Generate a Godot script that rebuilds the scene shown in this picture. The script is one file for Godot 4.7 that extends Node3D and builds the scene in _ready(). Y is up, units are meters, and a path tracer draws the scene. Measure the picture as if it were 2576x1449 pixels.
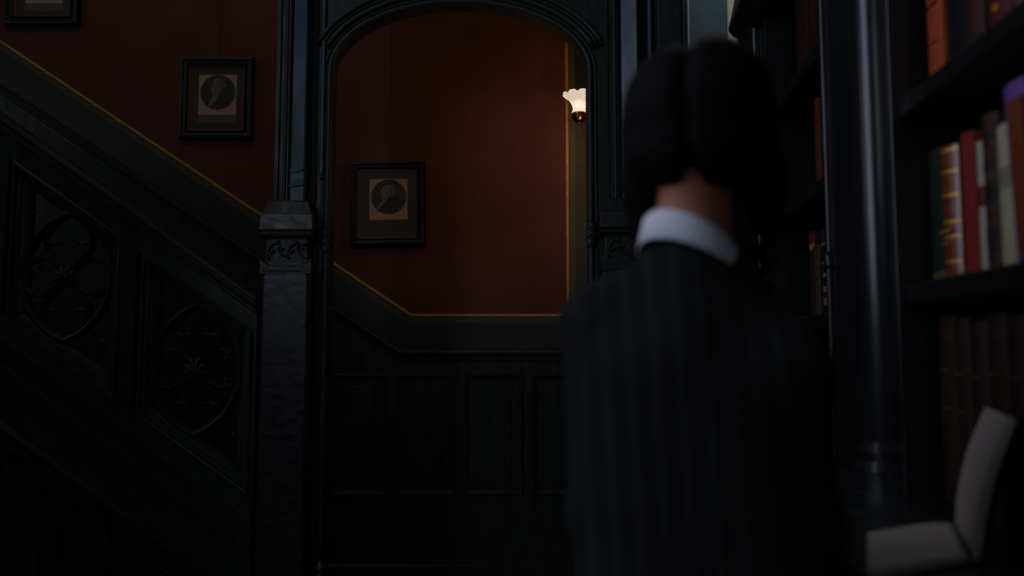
extends Node3D
# A dim panelled library: stair balustrade and carved newels, an arch to a red stair hall, bookcases, a person seen from behind.

const F := 1900.0                 # focal length in pixels of a 2576 x 1449 frame
const EYE := Vector3(0, 1.25, 0)
const SLOPE := 0.697              # the stair's rise over run
var cam: Camera3D
var M := {}
var CB: Basis

func _ready() -> void:
	# ---------------------------------------------------------------- camera
	cam = Camera3D.new()
	cam.name = "camera"
	add_child(cam)
	cam.position = EYE
	cam.rotation = Vector3(atan(146.0 / F), 0, 0)
	cam.near = 0.05
	cam.far = 60.0
	var lens := CameraAttributesPhysical.new()
	lens.frustum_focal_length = 12.0 / (724.5 / F)
	lens.frustum_focus_distance = 3.0
	lens.frustum_near = 0.05
	lens.frustum_far = 60.0
	lens.exposure_aperture = 1.55
	cam.attributes = lens
	cam.current = true
	CB = Basis.from_euler(cam.rotation)
	# ---------------------------------------------------------------- sky, exposure
	var env := Environment.new()
	env.background_mode = Environment.BG_COLOR
	env.background_color = Color(0.02, 0.03, 0.045)
	env.tonemap_mode = Environment.TONE_MAPPER_LINEAR
	env.tonemap_exposure = 1.0
	env.sdfgi_enabled = true
	env.ssao_enabled = true
	env.ssil_enabled = true
	var we := WorldEnvironment.new()
	we.name = "world_environment"
	we.environment = env
	add_child(we)
	# ---------------------------------------------------------------- daylight of the two windows
	area_light("left_window_daylight", Vector3(-1.83, 2.75, -0.5), Vector3(1, -0.05, 0), Vector2(1.4, 2.3), Color(0.86, 0.89, 1.0), 0.80)
	area_light("rear_window_daylight", Vector3(-0.5, 3.1, 2.57), Vector3(0, -0.25, -1), Vector2(1.5, 1.3), Color(0.86, 0.93, 0.97), 0.30)
	area_light("bay_window_daylight", Vector3(-3.97, 2.9, -2.0), Vector3(1, -0.1, 0.1), Vector2(1.0, 1.7), Color(0.86, 0.90, 0.96), 0.16)
	area_light("bay_skylight", Vector3(-2.0, 4.36, -1.85), Vector3(0, -1, 0.001), Vector2(1.2, 0.5), Color(0.86, 0.92, 0.95), 0.6)
	area_light("alcove_skylight", Vector3(1.0, 4.36, -3.35), Vector3(0, -1, 0.001), Vector2(0.7, 0.30), Color(0.88, 0.93, 0.95), 6.5)
	materials()
	room()
	back_wall()
	arch_wall()
	newel("carved_newel_post", 719.5, 537.0, -1, "dark carved newel post at the foot of the stair balustrade, left of the arch")
	newel("carved_newel_post", 1577.0, 530.0, 1, "dark carved newel post right of the arch, half hidden behind the person")
	balustrade()
	stair_panelling()
	staircase()
	framed_print("framed_print", 541.0, 243.5, 188.0, 216.0, 0.0, 0, "dark framed round portrait print hanging above the sloping gold line, left of the pillar")
	framed_print("framed_print", 974.0, 510.5, 190.0, 220.0, 0.013, 1, "dark framed round portrait print seen through the arch, hanging lower beside the stair dado")
	framed_print("framed_print", 104.0, -40.0, 192.0, 212.0, 0.0, 2, "dark framed print at the top edge, only its bottom rail in view above the balustrade")
	sconce(P(1457, 288, 3.35), 0.026, "lit brass sconce with a fluted glass shade beside the vertical gold line")
	sconce(Vector3(0.379, 1.98, -3.0), 0.05, "second lit sconce on the side wall, hidden behind the right jamb of the arch")
	upstairs_lamp()
	bookcase()
	books()
	alcove()
	open_book()
	person()

# ==================================================================== small helpers
func P(x: float, y: float, d: float) -> Vector3:       # the point at distance d in front of the eye that pixel (x, y) shows
	var r := CB * Vector3((x - 1288.0) / F, (724.5 - y) / F, -1.0)
	return EYE + r * (d / -r.z)

func on_plane(x: float, y: float, o: Vector3, n: Vector3) -> Vector3:
	var r := CB * Vector3((x - 1288.0) / F, (724.5 - y) / F, -1.0)
	return EYE + r * ((o - EYE).dot(n) / r.dot(n))

func area_light(called: String, at: Vector3, towards: Vector3, size: Vector2, c: Color, e: float) -> AreaLight3D:
	var l := AreaLight3D.new()
	l.name = called
	l.area_size = size
	l.light_color = c
	l.light_energy = e
	l.area_normalize_energy = false
	l.area_range = 20.0
	l.area_attenuation = 2.0
	l.shadow_enabled = true
	add_child(l)
	l.look_at_from_position(at, at + towards, Vector3.UP)
	return l

func thing(called: String, label: String, category: String, at := Vector3.ZERO, turn := 0.0, group := "") -> Node3D:
	var o := Node3D.new()
	o.name = free_name(called)
	add_child(o)
	o.position = at
	o.rotation.y = turn
	mark(o, label, category, group)
	return o

func mark(o: Node, label: String, category: String, group := "", kind := "") -> void:
	if label: o.set_meta("label", label)
	if category: o.set_meta("category", category)
	if group: o.set_meta("group", group)
	if kind: o.set_meta("kind", kind)

func free_name(called: String) -> String:
	if not has_node(called): return called
	var k := 1
	while has_node("%s_%03d" % [called, k]): k += 1
	return "%s_%03d" % [called, k]

func put(called: String, b: MB, m: Material, parent: Node = null) -> MeshInstance3D:
	return put_mesh(called, b.mesh(), m, parent)

func put_mesh(called: String, mesh: Mesh, m: Material, parent: Node = null) -> MeshInstance3D:
	var o := MeshInstance3D.new()
	o.mesh = mesh
	o.material_override = m
	var p: Node = parent if parent else self
	var nm := called
	var k := 1
	while p.has_node(nm):
		nm = "%s_%03d" % [called, k]
		k += 1
	o.name = nm
	p.add_child(o)
	return o

func structure(called: String, b: MB, m: Material, label: String, category: String) -> MeshInstance3D:
	var o := put(called, b, m)
	mark(o, label, category, "", "structure")
	return o

class MB:                                              # collects closed shapes, turns each outside out, commits them as one mesh
	var v := PackedVector3Array()
	var uv := PackedVector2Array()
	var g := PackedInt32Array()
	var groups := 0
	func shape(t: PackedVector3Array, mode := 0, uvs := PackedVector2Array(), bands := PackedInt32Array(), orient := true) -> void:
		var c := Vector3.ZERO
		for p in t: c += p
		c /= maxf(1.0, t.size())
		var vol := 0.0
		for i in range(0, t.size(), 3): vol += (t[i] - c).dot((t[i + 1] - c).cross(t[i + 2] - c))
		var flip := orient and vol > 0.0
		groups += 1
		var base := groups
		var most := 0
		for i in range(0, t.size(), 3):
			var second := i + 2 if flip else i + 1
			var third := i + 1 if flip else i + 2
			v.append(t[i]); v.append(t[second]); v.append(t[third])
			if uvs.size():
				uv.append(uvs[i]); uv.append(uvs[second]); uv.append(uvs[third])
			else:
				for q in [t[i], t[second], t[third]]: uv.append(Vector2(q.x, -q.y))
			var b := -1 if mode == 0 else base if mode == 1 else base + bands[i / 3]
			if mode == 2: most = maxi(most, bands[i / 3])
			g.append(b)
		groups += most
	func mesh() -> ArrayMesh:
		var st := SurfaceTool.new()
		st.begin(Mesh.PRIMITIVE_TRIANGLES)
		for i in v.size():
			st.set_smooth_group(g[i / 3])
			st.set_uv(uv[i])
			st.add_vertex(v[i])
		st.generate_normals()
		st.index()
		return st.commit()
	func loft(rings: Array, caps := true, mode := 2, closed := false) -> void:
		var t := PackedVector3Array()
		var b := PackedInt32Array()
		var n: int = rings[0].size()
		var m := rings.size()
		for i in (m if closed else m - 1):
			var A: PackedVector3Array = rings[i]
			var B: PackedVector3Array = rings[(i + 1) % m]
			for j in n:
				var k := (j + 1) % n
				t.append(A[j]); t.append(B[j]); t.append(B[k])
				t.append(A[j]); t.append(B[k]); t.append(A[k])
				b.append(i); b.append(i)
		if caps and not closed:
			for e in [0, m - 1]:
				var R: PackedVector3Array = rings[e]
				var c := Vector3.ZERO
				for p in R: c += p
				c /= n
				for j in n:
					var k := (j + 1) % n
					if e == 0: t.append(c); t.append(R[j]); t.append(R[k])
					else: t.append(c); t.append(R[k]); t.append(R[j])
					b.append(m + 1 + (1 if e else 0))
		shape(t, mode, PackedVector2Array(), b)
	func box(lo: Vector3, hi: Vector3, c := 0.004, xf := Transform3D()) -> void:
		var s := hi - lo
		c = minf(c, minf(s.x, minf(s.y, s.z)) * 0.45)
		var rings := []
		for st in [[lo.z, c], [lo.z + c, 0.0], [hi.z - c, 0.0], [hi.z, c]]:
			var i: float = st[1]
			var r := PackedVector3Array()
			var x0 := lo.x + i
			var x1 := hi.x - i
			var y0 := lo.y + i
			var y1 := hi.y - i
			for q in [Vector2(x0 + c, y0), Vector2(x1 - c, y0), Vector2(x1, y0 + c), Vector2(x1, y1 - c), Vector2(x1 - c, y1), Vector2(x0 + c, y1), Vector2(x0, y1 - c), Vector2(x0, y0 + c)]:
				r.append(xf * Vector3(q.x, q.y, st[0]))
			rings.append(r)
		loft(rings, true, 0)
	func lathe(prof: Array, segs := 20, xf := Transform3D(), mode := 2) -> void:     # [[radius, height], ...]
		var rings := []
		for q in prof:
			var r := PackedVector3Array()
			for j in segs:
				var a := TAU * j / segs
				r.append(xf * Vector3(cos(a) * q[0], q[1], sin(a) * q[0]))
			rings.append(r)
		loft(rings, true, mode)
	func tube(pts: Array, radii: Array, segs := 8) -> void:
		var rings := []
		var up := Vector3(0.13, 0.21, 0.97).normalized()
		for i in pts.size():
			var d: Vector3 = (pts[mini(i + 1, pts.size() - 1)] - pts[maxi(i - 1, 0)]).normalized()
			var a := up.cross(d)
			if a.length() < 0.05: a = Vector3.UP.cross(d)
			a = a.normalized()
			var e := d.cross(a)
			var r := PackedVector3Array()
			var rad: float = radii[mini(i, radii.size() - 1)]
			for j in segs: r.append(pts[i] + (a * cos(TAU * j / segs) + e * sin(TAU * j / segs)) * rad)
			rings.append(r)
		loft(rings, true, 1)
	func ball(c: Vector3, r: Vector3, segs := 12, rows := 8, bs := Basis()) -> void:
		var rings := []
		for i in range(0, rows + 1):
			var a := PI * (0.02 + 0.96 * i / rows)
			var ring := PackedVector3Array()
			for j in segs:
				ring.append(c + bs * (Vector3(sin(a) * cos(TAU * j / segs), cos(a), sin(a) * sin(TAU * j / segs)) * r))
			rings.append(ring)
		loft(rings, true, 1)
	func sweep(path: PackedVector2Array, prof: Array, z: float, closed := false, xf := Transform3D(), mode := 0, plumb := false) -> void:
		var rings := []
		var n := path.size()
		for i in n:
			var before := path[(i - 1 + n) % n] if closed or i > 0 else path[0] * 2.0 - path[1]
			var after := path[(i + 1) % n] if closed or i < n - 1 else path[n - 1] * 2.0 - path[n - 2]
			var d0 := (path[i] - before).normalized()
			var d1 := (after - path[i]).normalized()
			var n0 := Vector2(-d0.y, d0.x)
			var n1 := Vector2(-d1.y, d1.x)
			var mi := (n0 + n1).normalized()
			mi /= maxf(0.35, mi.dot(n0))
			if plumb: mi = Vector2(0, 1.0 / n0.y)          # the ends of a raking moulding cut upright
			var r := PackedVector3Array()
			for q in prof:
				var p: Vector2 = path[i] + mi * q.x
				r.append(xf * Vector3(p.x, p.y, z + q.y))
			rings.append(r)
		if mode == 1:
			loft(rings, true, 1, closed)
		else:
			loft(rings, true, 0, closed)
	func extrude(poly: PackedVector2Array, z0: float, z1: float, xf := Transform3D(), mode := 0) -> void:
		var t := PackedVector3Array()
		var b := PackedInt32Array()
		var ix := Geometry2D.triangulate_polygon(poly)
		var cw := Geometry2D.is_polygon_clockwise(poly)
		for i in range(0, ix.size(), 3):
			var tri := [poly[ix[i]], poly[ix[i + 1]], poly[ix[i + 2]]]
			if ((tri[1] - tri[0]).cross(tri[2] - tri[0]) < 0.0): tri = [tri[0], tri[2], tri[1]]
			for q in tri: t.append(xf * Vector3(q.x, q.y, z1))
			for q in [tri[0], tri[2], tri[1]]: t.append(xf * Vector3(q.x, q.y, z0))
			b.append(0); b.append(1)
		var n := poly.size()
		for i in n:
			var p := poly[i]
			var q := poly[(i + 1) % n]
			if cw:
				var h := p
				p = q
				q = h
			var a := xf * Vector3(p.x, p.y, z0)
			var c := xf * Vector3(q.x, q.y, z0)
			var d := xf * Vector3(q.x, q.y, z1)
			var e := xf * Vector3(p.x, p.y, z1)
			t.append_array([a, c, d, a, d, e])
			b.append(2); b.append(2)
		shape(t, mode, PackedVector2Array(), b)
	func quad(a: Vector3, b: Vector3, c: Vector3, d: Vector3) -> void:      # a sheet with its own texture coordinates, a top left, clockwise
		shape(PackedVector3Array([a, b, c, a, c, d]), 0, PackedVector2Array([Vector2(0, 0), Vector2(1, 0), Vector2(1, 1), Vector2(0, 0), Vector2(1, 1), Vector2(0, 1)]), PackedInt32Array(), false)

func round_profile(r: float, n := 8, dz := 0.0) -> Array:
	var a := []
	for i in n: a.append(Vector2(cos(TAU * i / n) * r, sin(TAU * i / n) * r + dz))
	return a

func rect_profile(x0: float, x1: float, z0: float, z1: float, c := 0.003) -> Array:
	return [Vector2(x0, z0), Vector2(x1, z0), Vector2(x1, z1 - c), Vector2(x1 - c, z1), Vector2(x0 + c, z1), Vector2(x0, z1 - c)]

# ==================================================================== materials
func noise_tex(freq: float, lo: Color, hi: Color, seed_ := 1, size := 512, normal := 0.0, oct := 4) -> NoiseTexture2D:
	var n := FastNoiseLite.new()
	n.noise_type = FastNoiseLite.TYPE_SIMPLEX_SMOOTH
	n.frequency = freq
	n.seed = seed_
	n.fractal_octaves = oct
	var t := NoiseTexture2D.new()
	t.width = size
	t.height = size
	t.seamless = true
	t.noise = n
	if normal > 0.0:
		t.as_normal_map = true
		t.bump_strength = normal
	else:
		var gr := Gradient.new()
		gr.set_color(0, lo)
		gr.set_color(1, hi)
		t.color_ramp = gr
	return t

func mat(c: Color, rough := 0.6, metal := 0.0, spec := 0.5) -> StandardMaterial3D:
	var m := StandardMaterial3D.new()
	m.albedo_color = c
	m.roughness = rough
	m.metallic = metal
	m.metallic_specular = spec
	return m

func grain(m: StandardMaterial3D, tex: Texture2D, rough_tex: Texture2D, scale_: Vector3, normal: Texture2D = null, amount := 0.3) -> StandardMaterial3D:
	m.uv1_triplanar = true
	m.uv1_world_triplanar = true
	m.uv1_scale = scale_
	if tex: m.albedo_texture = tex
	if rough_tex:
		m.roughness_texture = rough_tex
		m.roughness_texture_channel = BaseMaterial3D.TEXTURE_CHANNEL_GRAYSCALE
		m.roughness = 1.0
	if normal:
		m.normal_enabled = true
		m.normal_texture = normal
		m.normal_scale = amount
	return m

func materials() -> void:
	var streak := noise_tex(0.02, Color(0.72, 0.72, 0.72), Color(1, 1, 1), 3)
	var worn := noise_tex(0.012, Color(0.27, 0.27, 0.27), Color(0.55, 0.55, 0.55), 7)
	var bump := noise_tex(0.03, Color.BLACK, Color.WHITE, 11, 512, 3.0)
	M.wood = grain(mat(Color(0.20, 0.22, 0.20), 0.4, 0.0, 0.35), streak, worn, Vector3(2.2, 0.6, 2.2), bump, 0.12)
	M.newel = grain(mat(Color(0.175, 0.17, 0.185), 0.4), noise_tex(0.02, Color(0.62, 0.62, 0.63), Color(1, 1, 1), 23), noise_tex(0.018, Color(0.22, 0.22, 0.22), Color(0.6, 0.6, 0.6), 29), Vector3(1.6, 3.2, 1.6), bump, 0.08)
	M.case = grain(mat(Color(0.10, 0.108, 0.112), 0.33), streak, noise_tex(0.012, Color(0.24, 0.24, 0.24), Color(0.42, 0.42, 0.42), 8), Vector3(2.2, 0.6, 2.2), bump, 0.10)
	M.red = grain(mat(Color(0.41, 0.24, 0.205), 0.8, 0.0, 0.3), noise_tex(0.008, Color(0.86, 0.84, 0.84), Color(1, 1, 1), 5), null, Vector3(0.5, 0.5, 0.5), noise_tex(0.15, Color.BLACK, Color.WHITE, 6, 512, 2.0), 0.15)
	M.gold = grain(mat(Color(0.85, 0.62, 0.22), 0.45, 0.0, 0.5), noise_tex(0.03, Color(0.75, 0.72, 0.7), Color(1, 1, 1), 15), null, Vector3(1, 1, 1))
	M.olive = mat(Color(0.27, 0.24, 0.15), 0.6)
	M.dado = grain(mat(Color(0.17, 0.155, 0.13), 0.55), streak, null, Vector3(0.7, 2.0, 0.7))
	M.tread = mat(Color(0.16, 0.08, 0.05), 0.5)
	M.carpet = mat(Color(0.22, 0.03, 0.03), 0.95)
	M.floor = grain(mat(Color(0.10, 0.075, 0.055), 0.45), streak, null, Vector3(0.8, 0.8, 0.8))
	M.ceiling = mat(Color(0.14, 0.12, 0.10), 0.8)
	M.shell = grain(mat(Color(0.11, 0.10, 0.09), 0.7), streak, null, Vector3(0.7, 0.7, 0.7))
	M.plaster = grain(mat(Color(0.34, 0.40, 0.43), 0.85), noise_tex(0.05, Color(0.82, 0.82, 0.82), Color(1, 1, 1), 31), null, Vector3(1.5, 1.5, 1.5), noise_tex(0.08, Color.BLACK, Color.WHITE, 32, 512, 5.0), 0.15)
	M.frame = grain(mat(Color(0.075, 0.068, 0.062), 0.45), streak, null, Vector3(3, 3, 3))
	M.slip = mat(Color(0.45, 0.25, 0.09), 0.5)
	M.mount = grain(mat(Color(0.25, 0.19, 0.125), 0.9), noise_tex(0.05, Color(0.8, 0.78, 0.75), Color(1, 1, 1), 41), null, Vector3(4, 4, 4))
	M.wire = mat(Color(0.45, 0.34, 0.28), 0.5)
	M.brass = mat(Color(0.62, 0.40, 0.18), 0.28, 1.0)
	M.copper = mat(Color(0.60, 0.30, 0.14), 0.3, 1.0)
	var pane := mat(Color(1, 1, 1, 0.04), 0.05)
	pane.transparency = BaseMaterial3D.TRANSPARENCY_ALPHA
	M.glass = pane
	M.daylight = mat(Color(0.02, 0.02, 0.02), 0.4)
	M.daylight.emission_enabled = true
	M.daylight.emission = Color(0.86, 0.89, 1.0)
	M.daylight.emission_energy_multiplier = 0.25
	M.page = grain(mat(Color(0.66, 0.61, 0.52), 0.9), noise_tex(0.2, Color(0.88, 0.86, 0.82), Color(1, 1, 1), 51), null, Vector3(1, 40, 1))
	M.leaf = mat(Color(0.62, 0.57, 0.55), 0.85)
	M.gilt = mat(Color(0.80, 0.56, 0.22), 0.4, 0.5)
	M.shaft = grain(mat(Color(0.215, 0.33, 0.365), 0.4), streak, worn, Vector3(2.2, 0.6, 2.2), bump, 0.1)
	M.column = mat(Color(0.10, 0.105, 0.115), 0.24)
	M.shade = mat(Color(0.56, 0.52, 0.50, 0.75), 0.5, 0.0, 0.3)
	M.shade.transparency = BaseMaterial3D.TRANSPARENCY_ALPHA
	M.shade.emission_enabled = true
	M.shade.emission = Color(1.0, 0.91, 0.85)
	M.shade.emission_energy_multiplier = 0.6
	M.bulb = mat(Color(1, 1, 1), 0.5)
	M.bulb.emission_enabled = true
	M.bulb.emission = Color(1.0, 0.86, 0.72)
	M.bulb.emission_energy_multiplier = 2.5
	M.globe = mat(Color(0.9, 0.85, 0.75), 0.4)
	M.globe.emission_enabled = true
	M.globe.emission = Color(1.0, 0.74, 0.50)
	M.globe.emission_energy_multiplier = 0.6
	M.cover = leather(Color(0.20, 0.08, 0.05), 0.5)
	M.skin = mat(Color(0.66, 0.42, 0.31), 0.55)
	M.eye = mat(Color(0.8, 0.78, 0.75), 0.2)
	M.hair = grain(mat(Color(0.06, 0.058, 0.058), 0.75, 0.0, 0.2), null, null, Vector3(7, 0.5, 7), noise_tex(0.03, Color.BLACK, Color.WHITE, 71, 512, 6.0), 0.6)
	M.collar = mat(Color(0.86, 0.86, 0.90), 0.8)
	M.shoe = mat(Color(0.03, 0.03, 0.03), 0.3)
	M.jacket_plain = mat(Color(0.06, 0.065, 0.065), 0.9)
	M.jacket = mat(Color(1, 1, 1), 0.9, 0.0, 0.3)
	var im := Image.create(64, 8, false, Image.FORMAT_RGB8)
	for x in 64:
		var on := x % 16 < 4
		for y in 8: im.set_pixel(x, y, Color(0.12, 0.13, 0.126) if on else Color(0.075, 0.08, 0.08))
	M.jacket.albedo_texture = ImageTexture.create_from_image(im)
	M.lime = mat(Color(0.90, 0.92, 0.94), 0.8)
	M.lip = mat(Color(0.50, 0.25, 0.22), 0.5)
	M.iris = mat(Color(0.06, 0.05, 0.045), 0.15)
	M.void = mat(Color(0.03, 0.03, 0.03), 0.7)

func leather(c: Color, rough := 0.45, mottle := 0.55) -> StandardMaterial3D:
	var k := "leather%.2f" % mottle
	if not M.has(k): M[k] = noise_tex(0.02, Color(mottle, mottle, mottle), Color(1, 1, 1), 61, 256)
	var m := mat(c, rough)
	m.albedo_texture = M[k]
	m.uv1_triplanar = true
	m.uv1_scale = Vector3(6, 6, 6)
	return m

# ==================================================================== the room
func room() -> void:
	var b := MB.new()
	b.box(Vector3(-4.3, -0.12, -4.4), Vector3(1.9, 0.0, 2.9))
	structure("floor", b, M.floor, "dark timber floor of the library and the stair hall", "floor")
	b = MB.new()
	b.box(Vector3(-4.3, 4.4, -1.55), Vector3(1.9, 4.52, 2.9))
	b.box(Vector3(-4.3, 4.4, -3.16), Vector3(1.9, 4.52, -2.15))
	b.box(Vector3(-4.3, 4.4, -2.15), Vector3(-2.65, 4.52, -1.55))
	b.box(Vector3(-1.35, 4.4, -2.15), Vector3(1.9, 4.52, -1.55))
	b.box(Vector3(-4.3, 4.4, -4.4), Vector3(0.62, 4.52, -3.16))
	b.box(Vector3(1.38, 4.4, -4.4), Vector3(1.9, 4.52, -3.16))
	b.box(Vector3(0.62, 4.4, -4.4), Vector3(1.38, 4.52, -3.56))
	structure("ceiling", b, M.ceiling, "dark ceiling above the library and the stair hall", "ceiling")
	b = MB.new()                                          # left wall round its tall window, then its return towards the stair bay
	b.box(Vector3(-1.98, 0, -1.3), Vector3(-1.6, 4.4, -1.25))
	b.box(Vector3(-1.98, 0, 0.25), Vector3(-1.6, 4.4, 2.8))
	b.box(Vector3(-1.98, 0, -1.25), Vector3(-1.6, 1.55, 0.25))
	b.box(Vector3(-1.98, 3.95, -1.25), Vector3(-1.6, 4.4, 0.25))
	b.box(Vector3(-4.2, 0, -1.3), Vector3(-1.97, 4.4, -1.15))
	b.box(Vector3(-4.2, 0, -3.9), Vector3(-4.0, 4.4, -2.55))
	b.box(Vector3(-4.2, 0, -1.45), Vector3(-4.0, 4.4, -1.3))
	b.box(Vector3(-4.2, 0, -2.55), Vector3(-4.0, 2.0, -1.45))
	b.box(Vector3(-4.2, 3.8, -2.55), Vector3(-4.0, 4.4, -1.45))
	structure("wall_left", b, M.shell, "library wall on the left with the tall window, outside the picture", "wall")
	window("window_1", Vector3(-1.9, 1.55, -0.5), 1.5, 2.4, PI / 2, "tall window in the left library wall, outside the picture", 4)
	b = MB.new()
	b.box(Vector3(-1.98, 0, 2.6), Vector3(-1.3, 4.4, 2.8))
	b.box(Vector3(0.3, 0, 2.6), Vector3(1.8, 4.4, 2.8))
	b.box(Vector3(-1.3, 0, 2.6), Vector3(0.3, 2.4, 2.8))
	b.box(Vector3(-1.3, 3.8, 2.6), Vector3(0.3, 4.4, 2.8))
	structure("wall_rear", b, M.shell, "library wall behind the viewer", "wall")
	b = MB.new()
	b.box(Vector3(1.6, 0, -4.3), Vector3(1.8, 4.4, 2.8))
	structure("wall_right", b, M.shell, "wall behind the bookcases on the right", "wall")
	window("window_2", Vector3(-0.5, 2.4, 2.7), 1.6, 1.4, PI, "high window in the wall behind the viewer", 3)
	window("window_3", Vector3(-4.1, 2.0, -2.0), 1.1, 1.8, PI / 2, "narrow window of the stair bay, outside the picture", 2)
	var sky := window("window_4", Vector3(1.0, 4.46, -3.56), 0.76, 0.40, 0.0, "skylight over the alcove, outside the picture", 2)
	sky.rotation = Vector3(PI / 2, 0, 0)
	sky = window("window_5", Vector3(-2.0, 4.46, -2.15), 1.3, 0.6, 0.0, "skylight over the foot of the stair, outside the picture", 4)
	sky.rotation = Vector3(PI / 2, 0, 0)
	b = MB.new()
	b.box(Vector3(0.46, 0, -4.2), Vector3(0.60, 4.4, -2.97))
	structure("wall_side", b, M.dado, "dark side wall that carries the sconce right of the red stair wall", "wall")

func window(called: String, at: Vector3, w: float, h: float, turn: float, label: String, bars: int) -> Node3D:
	var o := Node3D.new()
	o.name = called
	add_child(o)
	o.position = at
	o.rotation.y = turn
	mark(o, label, "window", "", "structure")
	var b := MB.new()
	b.box(Vector3(-w / 2, 0, -0.02), Vector3(w / 2, h, -0.015), 0.001)
	put("pane", b, M.daylight, o)
	b = MB.new()
	b.sweep(PackedVector2Array([Vector2(-w / 2, 0), Vector2(w / 2, 0), Vector2(w / 2, h), Vector2(-w / 2, h)]), rect_profile(0.0, 0.05, -0.03, 0.05), 0.0, true)
	put("window_frame", b, M.wood, o)
	for i in range(1, bars):
		b = MB.new()
		b.box(Vector3(-w / 2 + w * i / bars - 0.015, 0, -0.02), Vector3(-w / 2 + w * i / bars + 0.015, h, 0.03))
		put("mullion", b, M.wood, o)
	return o

# ==================================================================== red wall of the stair hall
func back_wall() -> void:
	var zw := -3.75
	var d := 3.75
	var x0 := -4.0
	var x1 := 0.46
	var b := MB.new()
	b.box(Vector3(x0 - 0.1, 0, zw - 0.15), Vector3(x1, 4.4, zw))
	var wall := structure("wall_back", b, M.red, "deep red wall of the stair hall above a dark dado with a gold line", "wall")
	# the dado line: flat along the landing, then up with the stair
	var k := P(1035, 793, d)
	var ce := P(1429, 793, d)
	var run := k.x - x0
	var s := 0.662
	var line := func(off: float) -> PackedVector2Array:    # along the dado from the left end to the right end, lowered by off
		var kx := k.x - off * 0.28
		return PackedVector2Array([Vector2(x0, k.y - off * 1.2 + (kx - x0) * s), Vector2(kx, k.y - off), Vector2(x1, k.y - off)])
	var g := PackedVector2Array([Vector2(x0, k.y + run * s), Vector2(k.x, k.y), Vector2(ce.x, k.y), Vector2(ce.x, 4.4)])
	b = MB.new()
	b.sweep(g, rect_profile(-0.007, 0.007, -0.002, 0.007, 0.002), zw)
	put("gold_line", b, M.gold, wall)
	b = MB.new()
	b.sweep(g, rect_profile(-0.043, -0.0072, -0.002, 0.003, 0.001), zw)
	put("border_band", b, M.olive, wall)
	b = MB.new()                                          # dark field below and beside the border
	var lo: PackedVector2Array = line.call(0.17)
	var up: PackedVector2Array = line.call(0.043)
	var hi_x := ce.x + 0.043
	b.extrude(PackedVector2Array([lo[0], lo[1], lo[2], Vector2(x1, 4.4), Vector2(hi_x, 4.4), Vector2(hi_x, k.y - 0.043), up[1], up[0]]), -0.002, 0.002, Transform3D(Basis(), Vector3(0, 0, zw)))
	put("dado_field", b, M.dado, wall)
	b = MB.new()                                          # cap of the wainscot
	b.sweep(line.call(0.185), [Vector2(0.018, -0.002), Vector2(0.018, 0.022), Vector2(0.012, 0.034), Vector2(0.0, 0.036), Vector2(-0.006, 0.026), Vector2(-0.014, 0.024), Vector2(-0.02, 0.016), Vector2(-0.04, 0.012), Vector2(-0.046, -0.002)], zw)
	put("dado_moulding", b, M.wood, wall)
	b = MB.new()                                          # wainscot boards below
	var w: PackedVector2Array = line.call(0.205)
	b.extrude(PackedVector2Array([Vector2(x0, 0), Vector2(x1, 0), w[2], w[1], w[0]]), -0.002, 0.008, Transform3D(Basis(), Vector3(0, 0, zw)))
	put("wainscot", b, M.wood, wall)
	var y1 := P(1200, 946, d).y
	var y0 := P(1200, 1240, d).y
	for q in [[845.0, 970.0], [1005.0, 1140.0], [1175.0, 1310.0], [1345.0, 1480.0]]:
		b = MB.new()
		var a := P(q[0], 1000, d).x
		var c := P(q[1], 1000, d).x
		b.sweep(PackedVector2Array([Vector2(a, y0), Vector2(c, y0), Vector2(c, y1), Vector2(a, y1)]), [Vector2(-0.012, 0.006), Vector2(-0.012, 0.012), Vector2(-0.004, 0.02), Vector2(0.006, 0.014), Vector2(0.016, 0.009), Vector2(0.016, 0.006)], zw, true)
		b.box(Vector3(a + 0.05, y0 + 0.05, zw + 0.006), Vector3(c - 0.05, y1 - 0.05, zw + 0.016), 0.006)
		put("panel", b, M.wood, wall)
	b = MB.new()
	b.box(Vector3(x0, 0, zw + 0.007), Vector3(x1, 0.2, zw + 0.025), 0.006)
	var sk := structure("baseboard_back", b, M.wood, "dark skirting along the foot of the wainscot in the stair hall", "baseboard")
	sk.set_meta("kind", "structure")

# ==================================================================== arch between library and stair hall
const DA := 2.83                                          # distance of the arch wall's face

func arch_path(off: float, foot := 0.0) -> PackedVector2Array:   # up the left jamb, over the arch, down the right jamb; off metres outside the opening
	var l := P(848, 195, DA + 0.07)
	var r := P(1473, 195, DA + 0.07)
	var top := P(1160, 30, DA + 0.07)
	var c := Vector2((l.x + r.x) / 2, l.y)
	var a := (r.x - l.x) / 2 + off
	var h := top.y - l.y + off
	var p := PackedVector2Array([Vector2(c.x - a, foot), Vector2(c.x - a, c.y * 0.5)])
	for i in 33:
		var t := PI * (1.0 - i / 32.0)
		p.append(c + Vector2(cos(t) * a, sin(t) * h))
	p.append(Vector2(c.x + a, c.y * 0.5))
	p.append(Vector2(c.x + a, foot))
	return p

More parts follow.
